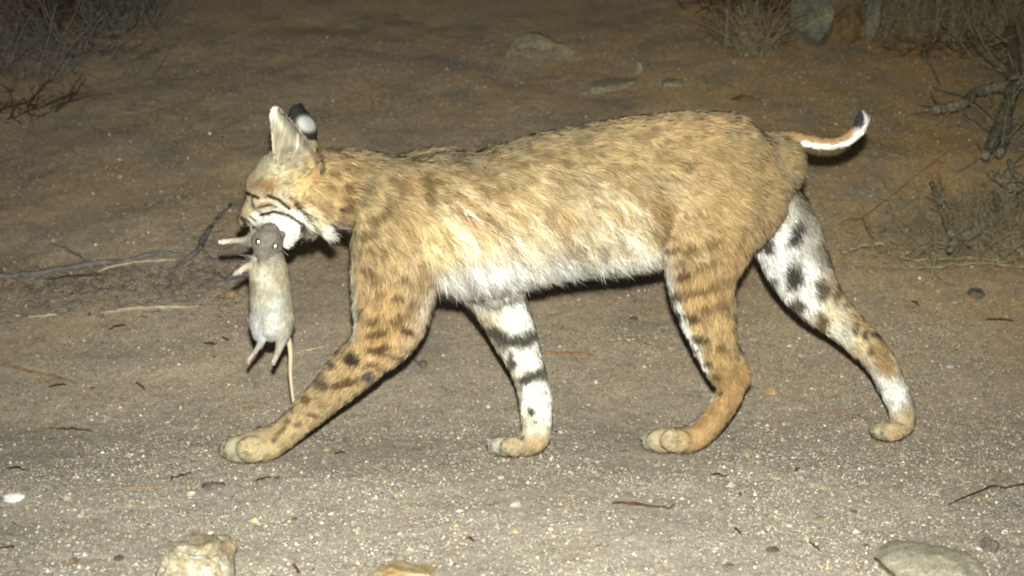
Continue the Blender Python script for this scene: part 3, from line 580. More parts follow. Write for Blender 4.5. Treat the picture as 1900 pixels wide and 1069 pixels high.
# eye, nose, whiskers
def ellipsoid(mb, c, r, seg=20, C=None, R=None):
    n = 12; th = np.linspace(0, np.pi, n)[1:-1]; c = np.asarray(c, float)
    P = c + np.stack([-np.cos(th) * r[0], 0 * th, 0 * th], 1)
    V = []; ph = np.linspace(0, 2 * np.pi, seg, endpoint=False)
    for t in th: V.append(np.stack([np.full(seg, -np.cos(t) * r[0]), np.cos(ph) * np.sin(t) * r[1], np.sin(ph) * np.sin(t) * r[2]], 1))
    V = np.concatenate(V + [[[-r[0], 0, 0], [r[0], 0, 0]]]); m = len(th)
    i = np.arange(m - 1)[:, None] * seg; j = np.arange(seg); k = (j + 1) % seg
    Q = np.stack([i + j, i + k, i + seg + k, i + seg + j], -1).reshape(-1, 4)
    T = np.concatenate([np.stack([k, j, np.full(seg, m * seg)], 1), np.stack([(m - 1) * seg + j, (m - 1) * seg + k, np.full(seg, m * seg + 1)], 1)])
    if R is not None: V = V @ np.asarray(R).T
    mb.add(V + c, Q, T, C)
def plain(name, col, rough=.5, metal=0, spec=.5):
    q = NT(name); q.p.inputs['Base Color'].default_value = (*[float(a) for a in lin(col)], 1); q.p.inputs['Roughness'].default_value = rough; q.p.inputs['Metallic'].default_value = metal; q.p.inputs['Specular IOR Level'].default_value = spec; return q.m
eye_m = plain('amber_eye', (92, 74, 34), .12)
for y, uu in ((-.084, 468), (.012, 462)):
    m = MB(); ellipsoid(m, at(uu, 369, y), (.006, .006, .006)); e = m.build('eye', eye_m, root)
m = MB(); ellipsoid(m, at(448, 407, -.022), (.0075, .012, .0075)); m.build('nose', plain('nose_leather', (96, 72, 60), .5), root)
m = MB()
for k in range(9):
    a = at(468 + k % 3 * 5, 410 + k // 3 * 5, -.066 + .004 * (k // 3)); d = np.array([.012 + .018 * (k % 3 - .6), -.03 - .008 * (k % 2), -.012 - .008 * (k // 3)])
    tube(m, [a, a + d * .6, a + d * 1.15 + np.array([.008, 0, -.008])], [.0003, .00025, .0001], 4, 4)
m.build('whiskers', plain('whisker', (235, 235, 230), .4), root)
# ------------------------------------------------------------------ RAT
cat = MB(); SEGS_C = SEGS; SEGS = []
RY = -.106
chain(0, [(497, 484, RY, 31, .022), (498, 500, RY, 36, .024), (501, 520, RY, 37, .025), (503, 545, RY, 38, .026), (506, 580, RY, 39, .026), (506, 603, RY, 35, .023)], n=5)
chain(1, [(502, 430, RY - .002, 17, .014), (499, 441, RY - .006, 26, .019), (495, 453, RY - .009, 28, .020), (491, 466, RY - .013, 21, .017), (488, 478, RY - .017, 12, .011), (486, 490, RY - .020, 5, .005)])
chain(0, [(497, 470, RY + .004, 26, .018), (496, 500, RY + .002, 28, .018)])
chain(2, [(466, 446, RY, 13, .010), (450, 446, RY, 6.5, .005), (430, 447, RY - .004, 5, .004), (412, 449, RY - .006, 5.5, .004)])      # raised arm
chain(2, [(470, 492, RY - .004, 10, .008), (458, 494, RY - .012, 6, .005), (447, 501, RY - .016, 4.5, .004), (438, 507, RY - .016, 5, .004)])
chain(3, [(482, 590, RY - .004, 20, .016), (482, 618, RY - .008, 14, .012), (485, 634, RY - .012, 7.5, .006), (475, 650, RY - .012, 4.6, .004), (462, 667, RY - .013, 4, .0035)])
chain(3, [(528, 590, RY - .004, 20, .016), (526, 620, RY - .008, 14, .012), (519, 645, RY - .012, 7, .006), (512, 662, RY - .012, 5.5, .005), (508, 671, RY - .016, 5, .005)])
chain(1, [(477, 437, RY + .000, 7, .004), (470, 430, RY + .001, 6, .003)]); chain(1, [(519, 441, RY + .000, 7, .004), (525, 434, RY + .001, 6, .003)])
# toes of the feet
for (u0, v0, du, dv) in ((412, 449, -1, .05), (438, 507, -.8, .6), (463, 668, -.6, .8), (508, 671, -.15, 1)):
    for k in (-1.5, -.5, .5, 1.5):
        a = at(u0, v0, RY - .012); px, pv = u0 + du * 7 - dv * k * 2.6, v0 + dv * 7 + du * k * 2.6; b = at(px, pv, RY - .013)
        tt = np.linspace(0, 1, 5)[:, None]; cat.rings(a + (b - a) * tt, .0013, .0013, (0, 1, 0), 8)
rme = remesh(mesh_np('tmp', np.concatenate(cat.V), [np.concatenate(cat.Q), np.concatenate(cat.T)]), .0014, 4); rme.name = 'rat_body'
rco, rno, rtri = mesh_arrays(rme)
def rat_coat(P, N):
    u, v = proj(P); reg, D = region_of(P)
    C = idw(u, v, [(494, 430, (140, 130, 112)), (470, 445, (142, 132, 118)), (520, 450, (134, 124, 110)), (494, 455, (138, 128, 114)), (487, 480, (132, 120, 108)), (455, 446, (162, 152, 134)), (430, 447, (196, 182, 164)), (410, 449, (240, 222, 210)), (440, 505, (228, 206, 186)), (478, 500, (205, 196, 165)), (492, 515, (232, 224, 196)), (515, 510, (172, 158, 122)), (538, 520, (158, 144, 112)), (466, 530, (176, 162, 124)), (490, 550, (190, 182, 150)), (512, 570, (200, 198, 192)), (540, 570, (160, 148, 118)), (466, 590, (182, 182, 182)), (490, 600, (200, 196, 184)), (480, 625, (192, 194, 204)), (525, 630, (178, 174, 160)), (545, 600, (158, 148, 122)), (505, 600, (232, 230, 218)), (462, 668, (215, 186, 170)), (508, 672, (220, 192, 174)), (476, 652, (192, 178, 168)), (512, 655, (188, 174, 160))], 3.4)
    bk = (reg < 1) & (N[:, 1] > .3); C[bk] = lin((140, 120, 92))
    C = stroke(C, u, v, [(480, 453), (483, 470), (486, 486)], [5, 4, 3], (92, 84, 74), .6, (reg == 1) * 1.0); C = stroke(C, u, v, [(509, 461), (500, 474), (491, 486)], [5, 4, 3], (96, 88, 78), .55, (reg == 1) * 1.0)
    C = C * (1 + .20 * noise(u / 2.6, v / 5, 0, 303) + .14 * noise(u / 6, v / 9, 0, 304))[:, None]
    hb = reg == 1; C[hb] = C[hb] * .75 + lin((140, 130, 116)) * .25
    C = C * (1 + .16 * fbm(P[:, 0] * 130, P[:, 2] * 130, P[:, 1] * 130, 3, 301)[:, None]) * .56; C = C * .84 + (C @ np.array([.3, .55, .15]))[:, None] * .16; return np.clip(C, .01, .6), u, v, reg, D
rc, ru, rv_, rreg, _ = rat_coat(rco, rno)
vattr(rme, 'tint', rc); ratroot = empty('dead_rat', at(500, 672, RY)); tag(ratroot, 'limp grey-headed rat with pale belly and shining eyes, hanging from the bobcat\'s mouth', 'rat')
ratskin = attr_mat('rat_skin', .7, .3); obj('body', rme, ratskin.m, ratroot)
def rat_info(P, N):
    C, u, v, reg, D = rat_coat(P, N); fl_ = np.tile(np.array([0.03, 0, -1.0]), (len(P), 1)); fl_[reg == 1] = np.array([0, 0.2, 1.0]); lg = reg >= 2; fl_[lg] = D[lg]
    L = np.where(reg == 1, .005, np.where(reg == 0, .010, .0055)); bare = ((u < 432) | (v > 655) | ((u < 446) & (v > 480))); L = np.where(bare, .0009, L)
    return C, fl_, L, np.full(len(P), .34), np.full(len(P), .0012)
make_fur('fur', rco, rno, rtri, 30000, rat_info, fur_m.m, ratroot, segs=2)
shine = plain('rat_eye_shine', (255, 255, 255), .26, 1.0)
for uu, vv in ((479.5, 449), (510, 457)):
    m = MB(); ellipsoid(m, at(uu, vv, RY - .0265), (.0048, .0045, .0054)); k = m.build('eye', plain('rat_eye', (22, 18, 18), .3), ratroot)
    m = MB(); ellipsoid(m, at(uu, vv, RY - .0300), (.0041, .0032, .0047)); k2 = m.build('pupil', shine, k); k2.location = (0, 0, 0)
m = MB(); ellipsoid(m, at(485.5, 493, RY - .018), (.0032, .0035, .0026)); m.build('nose', plain('rat_nose', (150, 110, 105), .4), ratroot)
m = MB(); tube(m, [at(528, 600, RY + .016), at(534, 622, RY + .018), at(539, 655, RY + .022), at(539, 695, RY + .028), at(544, 742, RY + .036), at(548, 754, RY + .038)], [.0044, .0042, .0036, .003, .0024, .0022], 8, 6, C=lin((180, 164, 136)))
m.build('tail', ratskin.m, ratroot)
m = MB()
for k in range(12):
    sgn = -1 if k % 2 else 1; a0 = at(486 + sgn * 5, 482, RY - .017); d0 = np.array([sgn * (.010 + .003 * (k % 5)), -.006, -.004 + .004 * (k // 3)]); tube(m, [a0, a0 + d0 * .6, a0 + d0 * 1.3 + np.array([0, 0, -.002])], [.00025, .0002, .0001], 4, 3)
m.build('whiskers', plain('rat_whisker', (210, 205, 198), .4), ratroot)
# ------------------------------------------------------------------ ROCKS
def ico(sub):
    t = (1 + 5 ** .5) / 2; V = np.array([(-1, t, 0), (1, t, 0), (-1, -t, 0), (1, -t, 0), (0, -1, t), (0, 1, t), (0, -1, -t), (0, 1, -t), (t, 0, -1), (t, 0, 1), (-t, 0, -1), (-t, 0, 1)], float)
    Fc = [(0, 11, 5), (0, 5, 1), (0, 1, 7), (0, 7, 10), (0, 10, 11), (1, 5, 9), (5, 11, 4), (11, 10, 2), (10, 7, 6), (7, 1, 8), (3, 9, 4), (3, 4, 2), (3, 2, 6), (3, 6, 8), (3, 8, 9), (4, 9, 5), (2, 4, 11), (6, 2, 10), (8, 6, 7), (9, 8, 1)]
    V = [v / np.linalg.norm(v) for v in V]
    for _ in range(sub):
        cache = {}; F2 = []
        def mid(a, b):
            k = (min(a, b), max(a, b))
            if k not in cache: v = V[a] + V[b]; V.append(v / np.linalg.norm(v)); cache[k] = len(V) - 1
            return cache[k]
        for a, b, c in Fc: x, y, z = mid(a, b), mid(b, c), mid(c, a); F2 += [(a, x, z), (b, y, x), (c, z, y), (x, y, z)]
        Fc = F2
    return np.array(V), np.array(Fc)
ICO = {s: ico(s) for s in (1, 2, 3, 4, 5)}
def rock_mat(name, c1, c2, c3, scale=40, k=.6):
    q = NT(name); tc = q.n('ShaderNodeTexCoord').outputs['Object']; a = q.noise(scale, 8, .65, tc); b = q.noise(scale * 7, 5, .7, tc)
    r = q.ramp(a.outputs[0], [(.32, tuple(lin(c1) * k)), (.5, tuple(lin(c2) * k)), (.66, tuple(lin(c3) * k))])
    r2 = q.ramp(b.outputs[0], [(.3, (.55, .55, .55)), (.5, (1, 1, 1)), (.7, (1.5, 1.45, 1.4))]); q.l(q.mix(1.0, r.outputs[0], r2.outputs[0], 'MULTIPLY'), q.p.inputs['Base Color'])
    q.p.inputs['Roughness'].default_value = .9; q.p.inputs['Specular IOR Level'].default_value = .2
    ad = q.n('ShaderNodeMath'); ad.operation = 'ADD'; q.l(a.outputs[0], ad.inputs[0]); q.l(b.outputs[0], ad.inputs[1]); q.bump(ad.outputs[0], .8, .004); return q.m
def rock(name, u, v, wpx, hpx, depth, mat, label, cat_, sub=4, seed=0, flat=.5, cuts=6, rot=0., group=None, tilt=0., sink=.25, rough=.12, box=1.):
    p, t = hit(u, v); w_ = wpx * t / F / 2; h_ = hpx * t / F / 2
    V, Fc = ICO[sub]; V = np.sign(V) * np.abs(V) ** box; r_ = np.random.default_rng(seed)
    for _ in range(cuts):
        n = r_.normal(0, 1, 3); n /= np.linalg.norm(n); dd = .55 + .3 * r_.random(); k = V @ n; m = k > dd; V[m] -= ((k - dd)[m])[:, None] * n
    V = V * (1 + rough * fbm(V[:, 0] * 1.5 + seed, V[:, 1] * 1.5, V[:, 2] * 1.5, 4, seed + 5))[:, None]
    V /= np.abs(V).max(0)
    V = V * np.array([w_, depth / 2, h_]); c, s = math.cos(tilt), math.sin(tilt); V = np.stack([V[:, 0] * c - V[:, 2] * s, V[:, 1], V[:, 0] * s + V[:, 2] * c], 1)
    c, s = math.cos(rot), math.sin(rot); V = np.stack([V[:, 0] * c - V[:, 1] * s, V[:, 0] * s + V[:, 1] * c, V[:, 2]], 1)
    base = p + np.array([0, depth * .15, h_ * (1 - 2 * sink)])
    me = mesh_np(name, V, [Fc]); o = obj(name, me, mat); o.location = [float(a) for a in (base)]
    return tag(o, label, cat_, group)
cream = rock_mat('cream_stone', (168, 140, 100), (190, 176, 146), (246, 242, 228), 45, .62)
greyr = rock_mat('grey_stone', (108, 106, 94), (144, 142, 126), (168, 160, 128), 20, .55)
sandr = rock_mat('buff_stone', (168, 160, 142), (190, 182, 158), (208, 200, 176), 45)
orr = rock_mat('ochre_stone', (112, 88, 60), (136, 112, 76), (156, 132, 94), 22, .6)
darkr = rock_mat('dark_stone', (84, 76, 68), (108, 98, 88), (130, 120, 108), 50, .95)
whiter = rock_mat('white_stone', (205, 200, 190), (228, 226, 220), (245, 243, 240), 60, 1.0)
tanr = rock_mat('tan_stone', (180, 140, 92), (208, 178, 128), (226, 206, 165), 70)
duskr = rock_mat('lichen_stone', (128, 120, 102), (142, 136, 116), (156, 142, 108), 16, .85)
rock('rock', 368, 1086, 138, 150, .13, cream, 'cream flat-topped rock crusted with grit, half buried in the left foreground', 'rock', 5, 3, cuts=0, sink=.42, rough=.2, box=.5)
rock('rock', 1738, 1092, 205, 120, .16, sandr, 'large buff boulder at the bottom right corner of the foreground', 'boulder', 5, 8, cuts=3, sink=.42, rough=.10, box=.92)
rock('rock', 1765, 1108, 110, 70, .08, cream, 'pale cream rock in front of the large buff boulder', 'rock', 4, 9, cuts=4, sink=.3)
rock('rock', 750, 1074, 130, 34, .06, tanr, 'low yellowish tan stone cut by the bottom edge of the picture', 'rock', 4, 13, cuts=2, sink=.4, rough=.2)
rock('stone', 1838, 1020, 36, 30, .03, darkr, 'dark brown pebble beside the large buff boulder', 'stone', 3, 15)
rock('stone', 24, 930, 44, 20, .025, whiter, 'bright white stone at the left edge of the foreground', 'stone', 3, 17, cuts=4)
rock('stone', 354, 918, 20, 13, .014, cream, 'small yellowish white pebble on the sand above the cream rock', 'stone', 3, 19)
rock('stone', 395, 905, 44, 16, .03, darkr, 'flat bluish grey chip beside a small yellowish pebble', 'stone', 3, 20, sink=.4)
rock('stone', 1432, 733, 30, 18, .02, tanr, 'tan pebble on the sand behind the near hind paw', 'stone', 3, 22)
rock('stone', 1812, 552, 34, 22, .03, darkr, 'dark triangular stone on the sand below the root tangle', 'stone', 3, 24, cuts=7)
rock('stone', 430, 553, 28, 20, .03, tanr, 'small tan stone left of the hanging rat', 'stone', 3, 25, cuts=6)
rock('stone', 785, 680, 20, 14, .02, darkr, 'dark pebble behind the elbow of the near front leg', 'stone', 3, 26)
rock('rock', 1000, 112, 140, 78, .16, duskr, 'grey lichen-covered rock with a rounded right end, alone on the dim slope', 'rock', 4, 31, cuts=9, sink=.3)
rock('rock', 1130, 168, 120, 34, .10, duskr, 'low slanting slab on the dim slope above the bobcat\'s back', 'slab', 4, 33, cuts=6, tilt=.2, sink=.35)
rock('stone', 1250, 160, 46, 24, .05, duskr, 'small grey stone right of the slanting slab', 'stone', 3, 34, sink=.35)
rock('stone', 1376, 186, 56, 14, .04, orr, 'flat brown chip at the foot of the bank above the rump', 'stone', 3, 35, sink=.35)
rock('rock', 1498, 84, 100, 120, .12, greyr, 'upright blue-grey slab at the top of the right bank', 'slab', 5, 43, cuts=12, tilt=.1, sink=.2, rough=.07, box=.6)
rock('rock', 1562, 78, 165, 74, .12, orr, 'rusty ochre rock slanting up between two grey slabs', 'rock', 5, 47, cuts=6, tilt=.62, sink=.3, rough=.22)
rock('rock', 1618, 78, 32, 110, .07, greyr, 'narrow grey slab standing right of the rusty rock', 'slab', 4, 45, cuts=8, tilt=-.15, sink=.2)
rock('stone', 1185, 135, 20, 40, .04, duskr, 'thin upright splinter of stone behind the slanting slab', 'stone', 3, 46, sink=.35)
# small pebbles large enough to count
pebs = MB(); pr = np.random.default_rng(5)
base_me = []
for i in range(5):
    V, Fc = ICO[2]; V = V.copy(); 
    for _ in range(6):
        n = pr.normal(0, 1, 3); n /= np.linalg.norm(n); dd = .6; k = V @ n; mk = k > dd; V[mk] -= ((k - dd)[mk])[:, None] * n
    base_me.append((V, Fc))
pm = [tanr, sandr, greyr, darkr, whiter]; pml = ['tan', 'buff', 'grey', 'dark', 'white']
pmesh = {}
for i in range(5):
    for j in range(5):
        me = mesh_np('pebble', base_me[i][0], [base_me[i][1]]); me.materials.append(pm[j]); pmesh[i, j] = me
for k in range(90):
    y = pr.uniform(-.55, .9); x = pr.uniform(-1, 1) * (.385 * (y + 2.05))
    j = int(pr.choice(5, p=[.3, .3, .2, .1, .1])); o = bpy.data.objects.new('pebble', pmesh[int(pr.integers(5)), j]); COL.objects.link(o)
    s = .0035 + .0045 * pr.random() ** 2; o.scale = (s * pr.uniform(.9, 1.5), s * pr.uniform(.8, 1.3), s * pr.uniform(.5, .8)); o.rotation_euler = (0, 0, pr.random() * 6)
    o.location = (x, y, float(terrain(x, y)) + s * .2); tag(o, 'tiny %s pebble, one of many lying loose on the sand' % pml[j], 'pebble', 'loose %s pebbles on the sand' % pml[j])
# ------------------------------------------------------------------ STICKS, BRANCHES
def bark(name, c1, c2, c3, scale=60):
    q = NT(name); tc = q.n('ShaderNodeTexCoord').outputs['Object']; a = q.noise(scale, 6, .7, tc); r = q.ramp(a.outputs[0], [(.35, tuple(lin(c1))), (.5, tuple(lin(c2))), (.66, tuple(lin(c3)))])
    q.l(r.outputs[0], q.p.inputs['Base Color']); q.p.inputs['Roughness'].default_value = .9; q.p.inputs['Specular IOR Level'].default_value = .15; q.bump(a.outputs[0], .8, .003); return q.m
greyb = bark('grey_bark', (84, 80, 76), (112, 108, 104), (134, 128, 120)); lichb = bark('lichen_bark', (78, 68, 54), (112, 105, 88), (148, 144, 122), 130)
paleb = bark('pale_straw', (140, 130, 108), (166, 156, 132), (190, 180, 154)); darkb = bark('dark_twig', (52, 40, 30), (72, 54, 40), (92, 70, 52)); brownb = bark('brown_twig', (104, 78, 52), (132, 102, 70), (150, 124, 92))
greenb = bark('dry_bush_twig', (96, 88, 66), (130, 120, 94), (160, 148, 120))
def gp(u, v, lift=.0, fr=1.0):
    p, t = hit(u, v)
    if fr != 1.0: p = CAM + (p - CAM) * fr
    return p + np.array([0, 0, lift])
def stick(name, pts, r, mat, label, cat_='twig', wob=.0015, forks=(), group=None, fr=1.0, lift=.0, seed=1):
    m = MB(); P = np.array([gp(a[0], a[1], lift, fr) for a in pts]); sc = np.linalg.norm(P - CAM, axis=1) / F
    tube(m, P, np.array(r) * sc * np.ones(len(P)), 7, 7, wob, seed=seed)
    for f, fr_ in forks:
        Q = np.array([gp(a[0], a[1], lift, fr) for a in f]); tube(m, Q, np.linspace(fr_, fr_ * .35, len(Q)) * sc.mean(), 6, 6, wob, seed=seed + len(m.V))
    o = m.build(name, mat); origin(o, P.mean(0)); return tag(o, label, cat_, group)
stick('fallen_branch', [(-60, 530), (0, 519), (60, 514), (110, 505), (165, 496), (230, 488), (290, 478), (335, 478)], [5, 6, 5.5, 5, 6, 4.5, 3.5, 2], greyb, 'long grey fallen branch lying on the left edge of the slope', 'branch', .002, [([(163, 494), (140, 476), (115, 463), (92, 457)], 2.8), ([(250, 487), (275, 473), (310, 471), (345, 476)], 2.4)], lift=.006)
stick('straw', [(180, 508), (220, 496), (270, 489), (326, 487)], [2, 2.6, 2.6, 2], paleb, 'pale straw lying against the long grey branch', lift=.005, seed=2)
stick('stick', [(186, 583), (225, 578), (270, 573), (330, 573), (372, 571)], [1.5, 3.2, 3.8, 3.2, 1.2], paleb, 'pale bleached stick lying on the sand below the grey branch', 'stick', lift=.003, seed=3)
stick('stick', [(52, 590), (80, 589), (105, 586)], [2.5, 3, 2], paleb, 'short pale stick left of the bleached stick', 'stick', lift=.003, seed=4)
stick('fallen_branch', [(428, 385), (408, 405), (392, 425), (376, 452), (368, 470), (340, 490), (318, 510)], [2.5, 3.5, 4.5, 6, 6, 4, 3], greyb, 'dark grey forked branch rising behind the rat\'s raised arm', 'branch', .002, [([(372, 462), (392, 482), (410, 488)], 3)], lift=.006, seed=5)
stick('fallen_branch', [(400, 532), (430, 527), (470, 520), (560, 528)], [4, 5, 4, 3], greyb, 'short grey branch lying behind the hanging rat', 'branch', lift=.004, seed=6)
stick('twig', [(-10, 678), (30, 684), (62, 694), (100, 700), (140, 714)], [2, 2.2, 2.4, 2, 1.2], brownb, 'thin curved brown twig on the sand at the left edge', lift=.002, seed=7)
stick('twig', [(540, 662), (565, 652), (590, 648), (612, 640)], [2.2, 2.5, 2, 1.4], paleb, 'pale thin twig on the sand behind the rat\'s tail', lift=.002, seed=8)
stick('twig', [(1008, 655), (1040, 656), (1075, 657), (1108, 662)], [1.6, 1.9, 1.9, 1.3], brownb, 'thin reddish twig right of the far front leg', lift=.002, seed=9, forks=[([(1058, 657), (1070, 668), (1078, 680)], 1.1)])
stick('twig', [(1134, 938), (1165, 937), (1200, 941), (1236, 946)], [2, 2.6, 2.8, 1.8], darkb, 'knobbly dark twig lying alone on the foreground gravel', lift=.003, seed=10, forks=[([(1236, 950), (1248, 941), (1252, 940)], 1.6)])
stick('twig', [(740, 660), (765, 668), (780, 682), (792, 684)], [2, 2.6, 2.6, 2], greyb, 'short grey twig behind the near elbow', lift=.003, seed=12)
stick('twig', [(1760, 940), (1835, 907), (1865, 907), (1905, 900)], [1, 2, 2.2, 1.5], darkb, 'dark curved twig at the right edge of the foreground', lift=.002, seed=13)
stick('twig', [(188, 900), (220, 904), (270, 906), (310, 903)], [1.2, 1.6, 1.6, 1], brownb, 'faint yellow-brown stem across the foreground sand', lift=.001, seed=14)
stick('twig', [(1500, 770), (1540, 768), (1590, 775), (1620, 790)], [1, 1.4, 1.4, 1], brownb, 'thin brown rootlet beside the far hind paw', lift=.001, seed=16)
stick('twig', [(1756, 288), (1700, 330), (1650, 372), (1600, 408), (1560, 424)], [.7, 1.0, 1.1, 1.1, .8], brownb, 'long thin dark twig slanting down the right bank', lift=.006, seed=17)
stick('twig', [(1706, 100), (1730, 130), (1745, 165)], [1.6, 2, 1.6], greyb, 'thin grey twig lying on the bare bank below the rocks', lift=.004, seed=18)
stick('twig', [(1795, 215), (1812, 238), (1828, 262)], [1.4, 1.6, 1.2], paleb, 'pale thin twig below the lichen-covered limb', lift=.004, seed=19)
bits = [(14, 872, 44, 874), (96, 797, 172, 803), (316, 892, 352, 880), (475, 895, 502, 888), (868, 1000, 880, 1008), (1363, 982, 1374, 994), (1502, 1008, 1522, 1026), (545, 1050, 556, 1068), (90, 720, 122, 716), (378, 640, 402, 642), (412, 628, 424, 634), (204, 612, 232, 605), (1320, 884, 1350, 886), (1476, 878, 1484, 872), (620, 845, 640, 842), (1690, 560, 1706, 570), (1830, 595, 1880, 597), (250, 712, 268, 724), (0, 1020, 26, 1018), (90, 520, 200, 512)]
for i, b in enumerate(bits):
    stick('twig_bit', [(b[0], b[1]), ((b[0] + b[2]) / 2, (b[1] + b[3]) / 2 - 2), (b[2], b[3])], [1.6, 2.1, 1.4], darkb, 'short dark broken twig bit lying loose on the sand', 'twig', .002, group='dark twig bits on the sand', lift=.002, seed=30 + i)
# lichen-covered shrub limbs at the right edge
def limb_set(name, limbs, mat, label, fr, cat_='branch'):
    m = MB(); allp = []
    for i, (pts, r) in enumerate(limbs):
        k = len(pts); P = []
        for a in pts:
            p, t = hit(a[0], a[1]); f_ = a[2] if len(a) > 2 else fr; P.append(CAM + (p - CAM) * f_)
        P = np.array(P); sc = np.linalg.norm(P - CAM, axis=1) / F; rr = np.interp(np.linspace(0, 1, k), np.linspace(0, 1, len(r)), r) * sc * .98
        Q, q = tube(m, P, rr, 9, 8, .0036, seed=i + 3); allp.append(P)
        # knobs and short spurs
        for _ in range(int(len(Q) * .35)):
            j = random.randrange(2, len(Q) - 1); d = np.array([random.gauss(0, 1), random.gauss(0, .7), random.gauss(0, 1)]); d /= np.linalg.norm(d); l = q[j] * random.uniform(2, 16)
            tube(m, [Q[j], Q[j] + d * l * .6, Q[j] + d * l + np.array([0, 0, .004])], [q[j] * .25, q[j] * .16, q[j] * .07], 5, 4)
    A = np.concatenate(allp); o = m.build(name, mat); c = A.mean(0); c[2] = A[:, 2].min(); origin(o, c); return tag(o, label, cat_)
limb_set('shrub_limb', [([(1880, -40), (1878, 0), (1876, 58), (1881, 112), (1885, 155)], [13, 12, 11, 12, 13]), ([(1796, 62), (1815, 85), (1839, 107), (1873, 136), (1884, 155)], [5, 8, 9, 9]), ([(1930, 140), (1900, 152), (1884, 158), (1839, 165), (1810, 172), (1791, 192), (1762, 198), (1735, 205)], [12, 11, 10, 9, 10, 8]), ([(1884, 158), (1871, 195), (1856, 233), (1842, 262), (1829, 292)], [12, 12, 11, 8]), ([(1868, 220), (1864, 255), (1854, 287)], [9, 8, 7])],
         lichb, 'crooked lichen-covered limb reaching down over the right bank', .95, 'branch')
limb_set('shrub_limb', [([(1940, 352), (1905, 362), (1859, 394), (1810, 428), (1771, 450), (1762, 470)], [10, 11, 11, 9, 7]), ([(1834, 321), (1858, 336), (1880, 348), (1905, 362)], [6, 8, 9]), ([(1730, 340), (1738, 366), (1747, 392), (1768, 440)], [4, 5, 7]), ([(1752, 350), (1745, 372)], [3, 4]), ([(1870, 300), (1885, 325), (1920, 350)], [4, 5, 6]), ([(1850, 360), (1838, 385), (1815, 400)], [3, 3, 2])],
         lichb, 'thick lichen-covered limb lying low above the root tangle at the right edge', .965, 'branch')
rt = [([(1668, 477), (1720, 483), (1790, 478), (1850, 482), (1920, 470)], [3, 3.5, 3]), ([(1680, 470), (1730, 455), (1765, 449)], [3, 4]), ([(1790, 480), (1800, 460), (1820, 445), (1900, 430)], [3, 3, 2.5]), ([(1640, 492), (1700, 498), (1780, 490), (1860, 492), (1920, 498)], [2, 3, 2.5]), ([(1560, 470), (1600, 456), (1640, 455), (1650, 470)], [4, 3.5, 3]), ([(1820, 440), (1860, 455), (1920, 478)], [2.5, 2.5]), ([(1850, 489), (1880, 478), (1920, 468)], [4, 5, 4]), ([(1645, 500), (1720, 492), (1760, 470)], [2, 2.5])]
limb_set('root_tangle', rt, greenb, 'tangle of thin pale exposed roots on the ground at the right edge', .988, 'roots')
# dry bushes
def bush(name, u, v, n, height, spread, mat, label, r0=.004, lean=(0, 0, 1), fr=1.0, twigs=5, seed=1, cat_='bush'):
    R = np.random.default_rng(seed); m = MB(); c, t = hit(u, v); c = CAM + (c - CAM) * fr; c[2] = float(ter(c[0], c[1])) - .005
    for i in range(n):
        a = R.random() * 6.283; el = R.uniform(.25, 1.45); d = np.array([math.cos(a) * math.cos(el), math.sin(a) * math.cos(el), math.sin(el)]) + np.array(lean) * .6; d /= np.linalg.norm(d)
        L = height * R.uniform(.5, 1.1); b = c + np.array([R.normal(0, spread), R.normal(0, spread * .6), 0]); b[2] = float(ter(b[0], b[1])) - .005
        P = [b]; dd = d.copy()
        for k in range(5): dd = dd + R.normal(0, .16, 3); dd /= np.linalg.norm(dd); P.append(P[-1] + dd * L / 5)
        P = np.array(P); P[:, 2] = np.maximum(P[:, 2], ter(P[:, 0], P[:, 1]) + .002); rr = r0 * R.uniform(.4, 1.1); tube(m, P, np.linspace(rr, rr * .3, 6), 5, 3)
        for q in range(twigs):
            j = R.integers(1, 5); s = dd * .3 + R.normal(0, .6, 3); s /= np.linalg.norm(s); l = L * R.uniform(.12, .4); Q = [P[j]]
            for k in range(3): s = s + R.normal(0, .22, 3); s /= np.linalg.norm(s); Q.append(Q[-1] + s * l / 3)
            tube(m, np.array(Q), np.linspace(rr * .45, rr * .12, 4), 4, 2)
    o = m.build(name, mat); origin(o, c); return tag(o, label, cat_)
bush('dry_bush', 1395, 100, 80, .24, .035, greenb, 'thin dry bush left of the blue-grey slab', .0024, (-.25, -.1, 1), seed=2)
bush('dry_bush', 1330, 165, 26, .07, .03, greenb, 'small dark tangle of dry stems at the foot of the bank', .0020, (0, 0, .3), seed=3)
bush('dry_bush', 1755, 60, 170, .26, .12, greenb, 'dense dry brush behind the crooked lichen-covered limb', .0026, (0, -.1, .05), seed=4)
bush('dry_bush', 1660, 50, 40, .20, .05, greenb, 'dry bush right of the narrow grey slab', .0022, (0, -.1, 1), seed=5)
bush('dry_bush', 1890, 80, 110, .26, .09, greenb, 'dry brush filling the top right corner', .0028, (-.1, -.1, .05), seed=6)
bush('dry_bush', 60, 130, 70, .30, .14, greyb, 'sprawling dim bush of bare twigs in the top left corner', .0030, (.15, -.1, .3), seed=7)
bush('dry_bush', 205, 60, 50, .26, .08, greyb, 'dim bare bush at the top left, right of the sprawling one', .0026, (0, -.1, .8), seed=8)
bush('dry_bush', 40, 215, 22, .20, .06, darkb, 'low dark bundle of fallen twigs below the sprawling bush', .0030, (.6, 0, -.2), seed=9)
bush('dry_bush', 1690, 450, 60, .08, .05, greenb, 'small heap of fine twigs behind the root tangle', .0014, (0, 0, .1), seed=10)
bush('dry_bush', 1850, 440, 130, .13, .06, greenb, 'heap of fine twigs under the thick lichen-covered limb', .0018, (0, 0, .2), seed=11)
